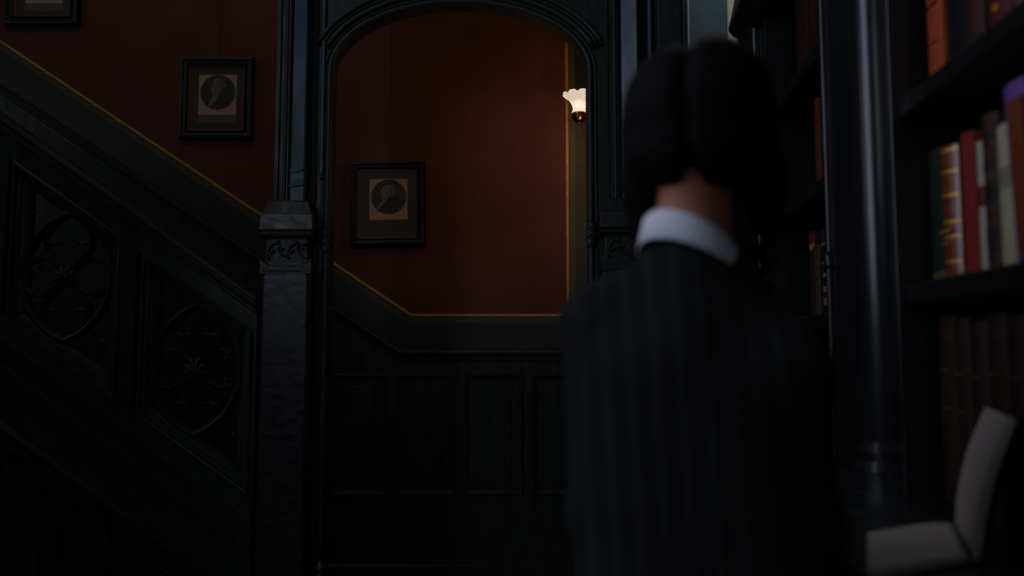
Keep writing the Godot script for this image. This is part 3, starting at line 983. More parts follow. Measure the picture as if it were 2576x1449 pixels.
# ==================================================================== lamps
func sconce(c: Vector3, energy: float, label: String) -> void:      # c: foot of the shade
	var u := 3.35 / F
	var o := thing("wall_sconce", label, "wall lamp", c)
	var b := MB.new()                                       # fluted tulip shade, an open shell
	var rings := []
	var prof := [[13, -3], [19, 0], [19.5, 5], [17.0, 10], [16.2, 13], [16.6, 18], [18.5, 25], [22.5, 33], [29.0, 41], [37.0, 47], [41.0, 49.5], [41.5, 51.5], [38, 50.5], [29, 44], [21, 35], [17.0, 26], [15.0, 18], [14.6, 13], [15.5, 9], [17.0, 4], [15, 1]]
	for i in prof.size():
		var r := PackedVector3Array()
		var t: float = clampf((prof[i][1] - 14.0) / 36.0, 0.0, 1.0)
		for j in 64:
			var a := TAU * j / 64
			var fl := absf(cos(a * 4.5))
			fl = 1.0 - pow(1.0 - fl, 2.0)
			var rr: float = prof[i][0] * u * (1.0 + 0.13 * t * (fl - 0.7))
			var y: float = prof[i][1] * u * (1.0 + 0.11 * t * t * (fl - 0.6))
			r.append(Vector3(cos(a) * rr, y, sin(a) * rr))
		rings.append(r)
	b.loft(rings, false, 1)
	put("glass_shade", b, M.shade, o)
	b = MB.new()
	b.ball(Vector3(0, 24 * u, 0), Vector3(13 * u, 15 * u, 13 * u), 16, 10)
	put("bulb", b, M.bulb, o)
	b = MB.new()
	b.lathe([[18.5 * u, 4 * u], [19.5 * u, 2 * u], [19.0 * u, -2 * u], [18.0 * u, -3 * u], [18.2 * u, -5 * u], [16.5 * u, -11 * u], [13 * u, -17 * u], [8 * u, -21 * u], [4 * u, -22 * u], [2.4 * u, -25 * u]], 24)
	put("cup", b, M.brass, o)
	b = MB.new()
	var reach := 0.46 - c.x
	var curve := [Vector3(0, -23 * u, 0), Vector3(0, -32 * u, 0)]
	for q in [[0.03, -43], [0.10, -51], [0.2, -57], [0.45, -62], [0.7, -58]]: curve.append(Vector3(q[0] * reach, q[1] * u, 0))
	curve.append(Vector3(reach - 0.012, -48 * u, 0))
	b.tube(curve, [0.0038], 10)
	put("arm", b, M.brass, o)
	b = MB.new()
	b.lathe([[0.012, -0.03], [0.02, -0.018], [0.042, -0.012], [0.046, 0.0]], 24, Transform3D(Basis(Vector3(0, 0, 1), -PI / 2), Vector3(reach, -48 * u, 0)))
	put("backplate", b, M.brass, o)
	var l := OmniLight3D.new()
	l.name = "sconce_light"
	l.light_color = Color(1.0, 0.80, 0.56)
	l.light_energy = energy
	l.light_size = 0.02
	l.omni_range = 12.0
	l.omni_attenuation = 2.0
	l.shadow_enabled = true
	o.add_child(l)
	l.position = Vector3(0, 24 * u, 0)

const UPSTAIRS := 0.07

func upstairs_lamp() -> void:
	var at := Vector3(-1.3, 3.9, -3.05)
	var o := thing("pendant_lamp", "small glass globe pendant high in the stair hall, above the picture", "ceiling lamp", at)
	var b := MB.new()
	b.ball(Vector3.ZERO, Vector3(0.09, 0.09, 0.09), 24, 14)
	put("globe", b, M.globe, o)
	b = MB.new()
	b.tube([Vector3(0, 0.085, 0), Vector3(0, 0.45, 0)], [0.008], 8)
	put("rod", b, M.brass, o)
	var l := OmniLight3D.new()
	l.name = "pendant_light"
	l.light_color = Color(1.0, 0.90, 0.76)
	l.light_energy = UPSTAIRS
	l.light_size = 0.08
	l.omni_range = 12.0
	l.omni_attenuation = 2.0
	l.shadow_enabled = true
	o.add_child(l)

# ==================================================================== bookcases on the right
const B0 := Vector3(0.6405, 0, 0)
const BTURN := -1.6845                                    # the front runs away from the viewer, 6.5 degrees to the right
var BX: Transform3D

func case_x(px: float, py: float, z: float) -> float:     # place along the case of what pixel (px, py) shows on the plane z in front of (behind) its face
	var n := BX.basis.z
	var q := on_plane(px, py, BX * Vector3(0, 0, z), n)
	return (BX.affine_inverse() * q).x

func bookcase() -> void:
	BX = Transform3D(Basis(Vector3.UP, BTURN), B0)
	var o := thing("bookcase", "tall dark built-in bookcase with round columns along the right wall", "bookcase", B0, BTURN)
	var far := -3.10
	var near := 0.35
	var b := MB.new()
	b.box(Vector3(far, 0.9, -0.36), Vector3(near, 4.0, -0.33))
	put("back_panel", b, M.case, o)
	b = MB.new()                                            # cupboards below, with the ledge on top
	b.box(Vector3(far, 0.0, -0.36), Vector3(near, 0.90, 0.24))
	var base := put("base_cabinet", b, M.case, o)
	for k in 6:
		b = MB.new()
		var x := near - 0.3 - 0.56 * k
		b.sweep(PackedVector2Array([Vector2(x - 0.24, 0.12), Vector2(x + 0.24, 0.12), Vector2(x + 0.24, 0.82), Vector2(x - 0.24, 0.82)]), [Vector2(0, 0), Vector2(0, 0.018), Vector2(0.05, 0.018), Vector2(0.06, 0.006), Vector2(0.06, 0.0)], 0.238, true)
		put("door", b, M.case, base)
	b = MB.new()
	b.box(Vector3(far - 0.01, 0.90, -0.36), Vector3(near, 0.938, 0.27), 0.008)
	put("ledge", b, M.case, o)
	# uprights between the bays, each with its columns
	var ups := [[-3.08, -2.80], [-2.10, -1.62], [-0.88, -0.52], [0.20, 0.35]]
	for k in ups.size():
		var x0: float = ups[k][0]
		var x1: float = ups[k][1]
		b = MB.new()
		b.box(Vector3(x0, 0.938, -0.33), Vector3(x1, 2.62, 0.0), 0.0012)
		put("upright", b, M.case, o)
		b = MB.new()
		b.box(Vector3(x0, 2.62, -0.33), Vector3(x1, 4.0, -0.01), 0.006)
		put("attic_panel", b, M.case, o)
		var cx := -1.71 if k == 1 else (x0 + x1) / 2
		var r := 0.05 if k == 1 else 0.036
		var top := 3.2 if k == 1 else 2.60
		b = MB.new()
		b.lathe([[r * 1.5, 0.938], [r * 1.5, 0.98], [r * 1.2, 1.0], [r * 1.3, 1.02], [r, 1.04], [r, top - 0.06], [r * 1.12, top - 0.055], [r * 1.12, top - 0.045], [r, top - 0.04], [r * 1.05, top - 0.02], [r * 1.5, top]], 28, Transform3D(Basis(), Vector3(cx, 0, 0.0)))
		put("column", b, M.column, o)
		for e in ([x0 + 0.02] if k == 1 else [] if k == 0 else [x0 + 0.02, x1 - 0.02]):
			b = MB.new()
			b.lathe([[0.011, 0.938], [0.011, 1.46], [0.016, 1.47], [0.017, 1.50], [0.011, 1.51], [0.011, 2.6]], 12, Transform3D(Basis(), Vector3(e, 0, 0.002)))
			put("edge_bead", b, M.case, o)
	var bays := [[-2.80, -2.10, [1.345, 1.742, 2.145]], [-1.62, -0.88, [1.381, 1.782, 2.19]], [-0.52, 0.35, [1.381, 1.782, 2.19]]]
	for q in bays:
		for y in q[2]:
			b = MB.new()
			b.box(Vector3(q[0], y - 0.046, -0.33), Vector3(q[1], y, -0.012), 0.006)
			put("shelf", b, M.case, o)
		b = MB.new()
		b.box(Vector3(q[0], 2.56, -0.33), Vector3(q[1], 4.0, -0.02), 0.006)
		put("attic_panel", b, M.case, o)
	# cornice along the top and round the far end
	b = MB.new()
	var prof := [Vector2(-0.02, 0.0), Vector2(0.02, 0.0), Vector2(0.04, 0.012), Vector2(0.05, 0.03), Vector2(0.05, 0.045), Vector2(0.075, 0.055), Vector2(0.095, 0.075), Vector2(0.10, 0.09), Vector2(0.075, 0.17), Vector2(0.06, 0.23), Vector2(-0.02, 0.23)]
	var rings := []
	for e in [[far - 0.02, 0.0], [-2.55, 0.0]]:
		var r := PackedVector3Array()
		for p in prof: r.append(Vector3(e[0], 2.50 + p.y, p.x * 0.78))
		rings.append(r)
	b.loft(rings, true, 0)
	put("cornice", b, M.case, o)
	b = MB.new()
	rings = []
	for e in [-2.55, near]:
		var r := PackedVector3Array()
		for p in prof: r.append(Vector3(e, 3.0 + p.y, p.x))
		rings.append(r)
	b.loft(rings, true, 0)
	put("cornice", b, M.case, o)

# ==================================================================== books
# x0 nearest the far end, x1 nearest the viewer, both along the case
func book(label: String, group: String, x0: float, x1: float, y: float, h: float, z: float, c: Color, style := {}) -> Node3D:
	return book_at(label, group, BX * Vector3((x0 + x1) / 2, y + 0.001, z), BTURN, absf(x1 - x0) - 0.0012, h, c, style)

func book_at(label: String, group: String, at: Vector3, turn: float, w: float, h: float, c: Color, style := {}) -> Node3D:
	var depth: float = style.get("depth", 0.17)
	var rough: float = style.get("rough", 0.5)
	var o := thing("book", label, "book", at, turn, group)
	var m := leather(c, rough, style.get("mottle", 0.6))
	var bulge: float = style.get("bulge", minf(0.008, w * 0.22))
	var poly := PackedVector2Array()
	for i in 9:
		var t := i / 8.0
		poly.append(Vector2(-w / 2 + w * t, -bulge + sin(PI * t) * bulge))
	var bt := 0.0026
	poly.append(Vector2(w / 2, -depth))
	poly.append(Vector2(w / 2 - bt, -depth))
	poly.append(Vector2(w / 2 - bt, -bulge - 0.004))
	poly.append(Vector2(-w / 2 + bt, -bulge - 0.004))
	poly.append(Vector2(-w / 2 + bt, -depth))
	poly.append(Vector2(-w / 2, -depth))
	var lift := Transform3D(Basis(Vector3(1, 0, 0), Vector3(0, 0, 1), Vector3(0, 1, 0)), Vector3.ZERO)
	var b := MB.new()
	b.extrude(poly, 0.0, h, lift)
	put("cover", b, m, o)
	b = MB.new()
	b.box(Vector3(-w / 2 + bt, 0.004, -depth + 0.005), Vector3(w / 2 - bt, h - 0.004, -bulge - 0.003), 0.0008)
	put("page_block", b, M.page, o)
	var band := func(y0: float, y1: float, out: float) -> MB:
		var bb := MB.new()
		var pl := PackedVector2Array()
		for i in 9:
			var t := i / 8.0
			pl.append(Vector2((-w / 2 + w * t) * 1.0, -bulge + sin(PI * t) * bulge + out))
		for i in 9:
			var t := 1.0 - i / 8.0
			pl.append(Vector2((-w / 2 + w * t) * 0.98, -bulge + sin(PI * t) * bulge - 0.001))
		bb.extrude(pl, y0, y1, lift)
		return bb
	for q in style.get("bands", []):                          # raised or gilt bands, at shares of the height
		var bm: Material = M.gilt if style.get("gilt_bands", true) else m
		put("spine_band", band.call(h * q - 0.0022, h * q + 0.0022, 0.0012), bm, o)
	for q in style.get("labels", []):
		put("spine_label", band.call(h * q[0], h * q[1], 0.0006), leather(q[2], 0.6, 0.85), o)
	for q in style.get("marks", []):                          # short gilt title lines
		var bb := MB.new()
		var ww: float = w * q[2]
		bb.box(Vector3(-ww / 2, h * q[0], -0.001), Vector3(ww / 2, h * q[1], 0.0012), 0.0003)
		put("title_mark", bb, M.gilt if q.size() < 4 else leather(q[3], 0.6, 0.9), o)
	if style.has("panel"):
		var q: Array = style.panel
		var bb := MB.new()
		bb.box(Vector3(-w / 2 + w * q[0], h * q[2], -bulge * 0.5), Vector3(-w / 2 + w * q[1], h * q[3], 0.0016), 0.0004)
		put("cover_panel", bb, leather(q[4], 0.6, 0.85), o)
	if style.has("lean"):
		o.rotate_object_local(Vector3(0, 0, 1), style.lean)
		o.position.y += w / 2 * sin(absf(style.lean)) + 0.001
	if style.has("tip"): o.rotate_object_local(Vector3(1, 0, 0), style.tip)
	return o

func books() -> void:
	var z := -0.055
	var g2 := "books on the middle shelf of the near bookcase bay"
	var xs := func(a: float, y: float) -> float: return case_x(a, y, z)
	var sh: float = 1.381
	var hh := func(px: float, py: float) -> float:           # height above the floor of what that pixel shows on the spines' plane
		return on_plane(px, py, BX * Vector3(0, 0, z), BX.basis.z).y
	book("tall dark green book with a paler green edge, farthest on the middle shelf", g2, xs.call(2338.0, 700.0), xs.call(2379.0, 700.0), sh, hh.call(2355.0, 372.0) - sh, z, Color(0.09, 0.17, 0.10), {"labels": [[0.0, 0.07, Color(0.35, 0.32, 0.12)]], "rough": 0.55})
	book("shiny brown leather book with five gilt bands on its spine, middle shelf", g2, xs.call(2382.0, 700.0), xs.call(2419.0, 700.0), sh, hh.call(2395.0, 366.0) - sh, z + 0.012, Color(0.60, 0.30, 0.12), {"bands": [0.12, 0.31, 0.42, 0.62, 0.80, 0.965], "marks": [[0.345, 0.365, 0.7], [0.26, 0.275, 0.5]], "rough": 0.2, "mottle": 0.45, "bulge": 0.017})
	book("thin black book squeezed between the brown gilt book and the red book", g2, xs.call(2419.0, 700.0), xs.call(2427.0, 700.0), sh, 0.24, z - 0.02, Color(0.05, 0.05, 0.05), {})
	book("thick plain red cloth book on the middle shelf", g2, xs.call(2427.0, 695.0), xs.call(2461.0, 695.0), sh, hh.call(2432.0, 335.0) - sh, z + 0.004, Color(0.56, 0.11, 0.05), {"bands": [0.03, 0.97], "gilt_bands": false, "rough": 0.85, "mottle": 0.8})
	book("pale grey book with a square red label on its spine, beside the red book", g2, xs.call(2461.0, 690.0), xs.call(2487.0, 690.0), sh, hh.call(2464.0, 356.0) - sh, z, Color(0.70, 0.67, 0.60), {"labels": [[0.50, 0.66, Color(0.45, 0.08, 0.06)]], "rough": 0.7, "mottle": 0.85})
	book("maroon and tan book with a blotched marbled spine, tallest of the leaning group", g2, xs.call(2487.0, 685.0), xs.call(2529.0, 685.0), sh, hh.call(2480.0, 296.0) - sh, z + 0.008, Color(0.42, 0.24, 0.11), {"labels": [[0.44, 0.53, Color(0.06, 0.07, 0.06)], [0.66, 0.70, Color(0.08, 0.06, 0.05)], [0.10, 0.28, Color(0.20, 0.05, 0.05)], [0.82, 0.90, Color(0.10, 0.08, 0.06)]], "rough": 0.6, "mottle": 0.12})
	book("thick beige book with rounded top corners, middle shelf", g2, xs.call(2531.0, 675.0), xs.call(2592.0, 665.0), sh, hh.call(2530.0, 318.0) - sh, z + 0.012, Color(0.74, 0.70, 0.56), {"labels": [[0.55, 0.70, Color(0.62, 0.57, 0.46)]], "rough": 0.8, "mottle": 0.9})
	book("tall purple book with an orange panel at the right edge of the middle shelf", g2, xs.call(2603.0, 600.0), xs.call(2665.0, 600.0), sh, hh.call(2560.0, 236.0) - sh, z + 0.035, Color(0.42, 0.28, 0.56), {"panel": [0.34, 1.0, 0.02, 0.90, Color(0.48, 0.22, 0.06)], "rough": 0.6, "mottle": 0.9, "lean": 0.06})
	var g1 := "books on the top shelf of the near bookcase bay"
	var st: float = 1.782
	book("orange red book with a white label near the top, farthest on the top shelf", g1, xs.call(2330.0, 240.0), xs.call(2369.0, 215.0), st, 0.30, z, Color(0.72, 0.29, 0.13), {"labels": [[0.70, 0.76, Color(0.62, 0.55, 0.48)]], "marks": [[0.30, 0.31, 0.5, Color(0.2, 0.05, 0.03)], [0.56, 0.58, 0.7, Color(0.2, 0.05, 0.03)]], "rough": 0.6, "mottle": 0.8})
	book("wide blue black book next to the orange red book on the top shelf", g1, xs.call(2371.0, 215.0), xs.call(2421.0, 180.0), st, 0.31, z - 0.005, Color(0.07, 0.09, 0.11), {"rough": 0.4})
	book("dull brown red book in the middle of the top shelf", g1, xs.call(2423.0, 175.0), xs.call(2466.0, 145.0), st, 0.30, z - 0.003, Color(0.30, 0.10, 0.075), {"labels": [[0.72, 0.80, Color(0.36, 0.14, 0.11)]], "rough": 0.6})
	book("thin dark brown book beside the dull brown red book", g1, xs.call(2467.0, 145.0), xs.call(2480.0, 135.0), st, 0.28, z - 0.012, Color(0.13, 0.06, 0.05), {})
	book("red book with a column of gilt dots on its spine, top shelf", g1, xs.call(2481.0, 130.0), xs.call(2536.0, 95.0), st, 0.30, z, Color(0.42, 0.07, 0.04), {"marks": [[0.16, 0.20, 0.2], [0.30, 0.34, 0.2], [0.44, 0.48, 0.2]], "rough": 0.6})
	book("brown leather book near the right end of the top shelf", g1, xs.call(2538.0, 90.0), xs.call(2562.0, 70.0), st, 0.29, z, Color(0.24, 0.10, 0.05), {})
	book("olive green book at the right edge of the top shelf", g1, xs.call(2564.0, 70.0), xs.call(2612.0, 40.0), st, 0.32, z + 0.004, Color(0.34, 0.33, 0.10), {"rough": 0.7})
	var g3 := "old brown volumes on the lowest shelf of the near bookcase bay"
	var sl := 0.938
	var xa: float = xs.call(2362.0, 1100.0)
	var widths := [0.075, 0.062, 0.058, 0.07, 0.06, 0.066]
	var names := ["old brown calf volume with ribbed spine, farthest of the lowest shelf", "dark brown ribbed volume, second from the far end of the lowest shelf", "black brown ribbed volume standing behind the upright page of the open book", "dim brown volume right of the upright page on the lowest shelf", "brown volume near the right edge of the lowest shelf", "brown volume at the right end of the lowest shelf"]
	for i in 6:
		book(names[i], g3, xa, xa + widths[i], sl, 0.37 - 0.006 * (i % 3), z + 0.002 * (i % 2), Color(0.22 - 0.02 * (i % 3), 0.12, 0.075 - 0.01 * (i % 2)), {"bands": [0.08, 0.27, 0.46, 0.66, 0.86], "gilt_bands": false, "marks": [[0.70, 0.715, 0.5, Color(0.30, 0.20, 0.12)], [0.50, 0.512, 0.4, Color(0.30, 0.20, 0.12)]], "depth": 0.24})
		xa += widths[i] + 0.002
	# far bay: the slivers that show left of the near upright
	var g4 := "books on the middle shelf of the far bookcase bay"
	var z4 := -0.045
	var x4 := func(a: float) -> float: return case_x(a, 700.0, z4)
	var f1 := 1.345
	var h4 := func(px: float, py: float) -> float: return on_plane(px, py, BX * Vector3(0, 0, z4), BX.basis.z).y
	book("brown book with a red and cream label at its top, farthest in the far bay", g4, x4.call(2033.0), x4.call(2046.0), f1, h4.call(2040.0, 583.0) - f1, z4, Color(0.30, 0.15, 0.06), {"labels": [[0.86, 0.97, Color(0.50, 0.07, 0.12)], [0.78, 0.855, Color(0.62, 0.50, 0.32)]], "mottle": 0.5})
	book("grey striped book standing in front of a navy cover in the far bay", g4, x4.call(2046.0), x4.call(2060.0), f1, h4.call(2050.0, 620.0) - f1, z4 + 0.004, Color(0.34, 0.27, 0.19), {"marks": [[0.02, 0.97, 0.1, Color(0.10, 0.07, 0.05)]]})
	book("tall navy book behind the grey striped book in the far bay", g4, x4.call(2060.0), x4.call(2067.0), f1, h4.call(2060.0, 578.0) - f1, z4 - 0.004, Color(0.06, 0.09, 0.20), {})
	book("black book with gilt lettering at the near end of the far bay", g4, x4.call(2067.0), x4.call(2082.0), f1, h4.call(2070.0, 608.0) - f1, z4, Color(0.05, 0.05, 0.05), {"marks": [[0.94, 0.98, 0.7], [0.68, 0.72, 0.5], [0.50, 0.56, 0.4], [0.30, 0.38, 0.4], [0.12, 0.22, 0.4]]})
	var g5 := "red brown books on the upper shelf of the far bookcase bay"
	var f2 := 1.742
	book("red brown book with a lighter top, upper shelf of the far bay", g5, x4.call(2056.0), x4.call(2068.0), f2, h4.call(2058.0, 240.0) - f2, z4, Color(0.45, 0.17, 0.08), {"bands": [0.40, 0.62], "gilt_bands": false})
	book("dark brown book beside the red brown book, upper shelf of the far bay", g5, x4.call(2068.0), x4.call(2084.0), f2, 0.34, z4 - 0.01, Color(0.20, 0.08, 0.05), {})
	book("dusty brown book farthest on the top shelf of the far bay", "dusty brown books on the top shelf of the far bay", x4.call(2014.0), x4.call(2030.0), 2.145, 0.33, z4, Color(0.22, 0.12, 0.06), {"bands": [0.3, 0.6], "gilt_bands": false})
	book("reddish brown book second on the top shelf of the far bay", "dusty brown books on the top shelf of the far bay", x4.call(2030.0), x4.call(2046.0), 2.145, 0.34, z4, Color(0.28, 0.11, 0.055), {})
	book("mottled tan book at the near end of the top shelf of the far bay", "dusty brown books on the top shelf of the far bay", x4.call(2046.0), x4.call(2068.0), 2.145, 0.32, z4, Color(0.27, 0.16, 0.085), {"mottle": 0.3})

func alcove() -> void:
	var b := MB.new()
	b.box(Vector3(0.5, 0, -4.3), Vector3(1.7, 4.4, -4.1))
	b.box(Vector3(0.6, P(1850, 200, 3.92).y + 0.001, -4.15), Vector3(P(1829.5, 70, 3.9).x, 4.4, -3.9), 0.003)
	structure("wall_alcove", b, M.plaster, "pale grey plaster wall of the alcove above the person's head", "wall")
	var d := 3.92
	var x0 := P(1831, 70, d).x
	var y := P(1850, 200, d).y
	var cup := thing("alcove_cupboard", "tall dark cupboard in the alcove, carrying the cream, yellow and red books", "cupboard", Vector3(1.12, 0, -4.095))
	b = MB.new()
	b.box(Vector3(-0.245, 0, 0), Vector3(0.46, y - 0.03, 0.25), 0.006)
	put("body", b, M.case, cup)
	b = MB.new()
	b.box(Vector3(-0.25, y - 0.031, 0), Vector3(0.47, y, 0.275), 0.008)
	put("top", b, M.case, cup)
	for k in 2:
		b = MB.new()
		var dx := -0.235 + 0.35 * k
		b.sweep(PackedVector2Array([Vector2(dx, 0.1), Vector2(dx + 0.33, 0.1), Vector2(dx + 0.33, y - 0.08), Vector2(dx, y - 0.08)]), [Vector2(0, 0), Vector2(0, 0.018), Vector2(0.06, 0.018), Vector2(0.07, 0.004), Vector2(0.07, 0.0)], 0.249, true)
		put("door", b, M.case, cup)
	var g := "bright books on the alcove cupboard"
	book_at("thick cream cloth book on the alcove cupboard above the person's head", g, Vector3(x0 + 0.023, y + 0.001, -d), 0.0, 0.046, 0.50, Color(0.90, 0.88, 0.78), {"rough": 0.85, "mottle": 0.85, "depth": 0.16})
	book_at("yellow book between the cream and the red book in the alcove", g, Vector3(x0 + 0.057, y + 0.001, -d), 0.0, 0.020, 0.46, Color(0.88, 0.58, 0.12), {"rough": 0.8, "depth": 0.16})
	book_at("red book right of the yellow book, below the bookcase cornice", g, Vector3(x0 + 0.078, y + 0.001, -d), 0.0, 0.021, 0.40, Color(0.48, 0.12, 0.08), {"rough": 0.8, "depth": 0.16})

func open_book() -> void:
	var y := 0.938
	var far := on_plane(2392, 1312, Vector3(0, y + 0.012, 0), Vector3.UP)
	var near := on_plane(2432, 1392, Vector3(0, y + 0.012, 0), Vector3.UP)
	var left := on_plane(2128, 1350, Vector3(0, y + 0.012, 0), Vector3.UP)
	far.y = y + 0.001
	near.y = y + 0.001
	left.y = y + 0.001
	var o := thing("open_book", "open book with pale pages on the bookcase ledge, one half standing up", "book", far)
	var g := near - far                                     # along the gutter
	var l := left - far                                     # across the flat half
	var up := Vector3(0.062, 0.20, 0.0)
	g = g.normalized() * 0.235
	l = l.normalized() * 0.20
	# flat half: cover board, page block with a curved top
	var b := MB.new()
	var rings := []
	for e in [0.0, 1.0]:
		var r := PackedVector3Array()
		for i in 13:
			var t := i / 12.0
			r.append(g * e + l * t + Vector3(0, 0.006 + 0.012 * sqrt(sin(PI * minf(1.0, t * 0.55 + 0.02))) * (1.0 - 0.5 * t), 0))
		r.append(l * 1.0 + g * e + Vector3(0, 0.003, 0))
		r.append(g * e + Vector3(0, 0.003, 0))
		rings.append(r)
	b.loft(rings, true, 2)
	put("flat_pages", b, M.leaf, o)
	b = MB.new()
	var e1 := g * 0.02
	b.shape(prism([-e1, g + e1, g + e1 + l * 1.03, -e1 + l * 1.03], Vector3(0, 0.003, 0)))
	put("flat_cover", b, M.cover, o)
	# standing half, leaning to the right, a thick leaf with bright fore-edge
	var n := g.cross(up).normalized()
	b = MB.new()
	rings = []
	for e in [0.0, 1.0]:
		var r := PackedVector3Array()
		for i in 9:
			var t := i / 8.0
			r.append(g * (e * 1.0) + up * t + Vector3(0.006, 0.006, 0) + Vector3(-0.012 * sin(PI * t), 0, 0))
		for i in 9:
			var t := 1.0 - i / 8.0
			r.append(g * (e * 1.0) + up * t + Vector3(0.016, 0.004, 0) + Vector3(-0.008 * sin(PI * t), 0, 0))
		rings.append(r)
	b.loft(rings, true, 2)
	put("standing_pages", b, M.leaf, o)
	b = MB.new()
	var sh := Vector3(0.0185, 0.002, 0)
	b.shape(prism([sh - e1, sh + g + e1, sh + g + e1 + up * 1.03, sh - e1 + up * 1.03], Vector3(0.003, 0, 0)))
	put("standing_cover", b, M.cover, o)

func prism(q: Array, t: Vector3) -> PackedVector3Array:
	var a := PackedVector3Array()
	a.append_array([q[0], q[1], q[2], q[0], q[2], q[3]])
	a.append_array([q[0] + t, q[2] + t, q[1] + t, q[0] + t, q[3] + t, q[2] + t])
	for i in 4:
		var p: Vector3 = q[i]
		var r: Vector3 = q[(i + 1) % 4]
		a.append_array([p, r + t, r, p, p + t, r + t])
	return a

# ==================================================================== the person
# A field of tapered capsules and ellipsoids joined by a smooth minimum, meshed as surface nets.
# primitive: [0, a, b, ra, rb] capsule, [1, centre, radii, basis inverse] ellipsoid; a sixth entry -1 cuts instead of adds
func field(p: Vector3, prims: Array, k: float) -> float:
	var d := 10.0
	for q in prims:
		var e: float
		if q[0] == 0:
			var a: Vector3 = q[1]
			var ab: Vector3 = q[2] - a
			var t := clampf((p - a).dot(ab) / ab.length_squared(), 0.0, 1.0)
			e = p.distance_to(a + ab * t) - lerpf(q[3], q[4], t)
		else:
			var l: Vector3 = q[3] * (p - q[1])
			var r: Vector3 = q[2]
			var n := (l / r).length()
			var m := (l / (r * r)).length()
			e = n * (n - 1.0) / maxf(m, 1e-5)
		if q.size() > 5 and q[5] < 0:
			var h2 := maxf(k - absf(-e - d), 0.0) / k
			d = maxf(d, -e) + h2 * h2 * k * 0.25
		else:
			var h := maxf(k - absf(e - d), 0.0) / k
			d = minf(d, e) - h * h * k * 0.25
	return d

func nets(b: MB, prims: Array, k: float, cell: float, uvf = null) -> void:
	var lo := Vector3(1e9, 1e9, 1e9)
	var hi := -lo
	for q in prims:
		if q.size() > 5 and q[5] < 0: continue
		if q[0] == 0:
			for e in [[q[1], q[3]], [q[2], q[4]]]:
				var c: Vector3 = e[0]
				var r: float = e[1]
				lo = lo.min(c - Vector3(r, r, r))
				hi = hi.max(c + Vector3(r, r, r))
		else:
			var m: float = maxf(q[2].x, maxf(q[2].y, q[2].z))
			lo = lo.min(q[1] - Vector3(m, m, m))
			hi = hi.max(q[1] + Vector3(m, m, m))
	lo -= Vector3.ONE * cell * 2.5
	hi += Vector3.ONE * cell * 2.5
	var nx := int((hi.x - lo.x) / cell) + 1
	var ny := int((hi.y - lo.y) / cell) + 1
	var nz := int((hi.z - lo.z) / cell) + 1
	var val := PackedFloat32Array()
	val.resize(nx * ny * nz)
	val.fill(1.0)
	# coarse skip: evaluate every third corner first and only refine near the surface
	var step := 4
	for z in range(0, nz, step):
		for y in range(0, ny, step):
			for x in range(0, nx, step):
				var c := lo + Vector3(x + 1.5, y + 1.5, z + 1.5) * cell
				var d := field(c, prims, k)
				if absf(d) > cell * step * 1.5:
					var s := signf(d)
					for zz in range(z, mini(z + step, nz)):
						for yy in range(y, mini(y + step, ny)):
							for xx in range(x, mini(x + step, nx)): val[(zz * ny + yy) * nx + xx] = s
				else:
					for zz in range(z, mini(z + step, nz)):
						for yy in range(y, mini(y + step, ny)):
							for xx in range(x, mini(x + step, nx)): val[(zz * ny + yy) * nx + xx] = field(lo + Vector3(xx, yy, zz) * cell, prims, k)
	var at := {}
	var pos := PackedVector3Array()
	var off := [0, 1, nx, nx + 1, nx * ny, nx * ny + 1, nx * ny + nx, nx * ny + nx + 1]
	var edges := [[0, 1], [2, 3], [4, 5], [6, 7], [0, 2], [1, 3], [4, 6], [5, 7], [0, 4], [1, 5], [2, 6], [3, 7]]
	for z in nz - 1:
		for y in ny - 1:
			var row := (z * ny + y) * nx
			for x in nx - 1:
				var i := row + x
				var inside := 0
				for o in off:
					if val[i + o] < 0.0: inside += 1
				if inside == 0 or inside == 8: continue
				var sum := Vector3.ZERO
				var n := 0
				for e in edges:
					var a := val[i + off[e[0]]]
					var c := val[i + off[e[1]]]
					if (a < 0.0) != (c < 0.0):
						var t := a / (a - c)
						var p0 := Vector3(e[0] & 1, (e[0] >> 1) & 1, e[0] >> 2)
						var p1 := Vector3(e[1] & 1, (e[1] >> 1) & 1, e[1] >> 2)
						sum += p0.lerp(p1, t)
						n += 1
				at[i] = pos.size()
				pos.append(lo + (Vector3(x, y, z) + sum / n) * cell)
	var t := PackedVector3Array()
	var uvs := PackedVector2Array()
	for i in at:
		for ax in 3:
			var so: int = [1, nx, nx * ny][ax]
			var s1: int = [nx, nx * ny, 1][ax]
			var s2: int = [nx * ny, 1, nx][ax]
			if i + so >= val.size() or i < s1 + s2: continue
			var a := val[i]
			var c := val[i + so]
			if (a < 0.0) == (c < 0.0): continue
			if not (at.has(i - s1) and at.has(i - s2) and at.has(i - s1 - s2)): continue
			var q := [pos[at[i]], pos[at[i - s1]], pos[at[i - s1 - s2]], pos[at[i - s2]]]
			if a < 0.0: q.reverse()
			t.append_array([q[0], q[1], q[2], q[0], q[2], q[3]])
	if uvf != null:
		for p in t: uvs.append(uvf.call(p))
	b.shape(t, 1, uvs)

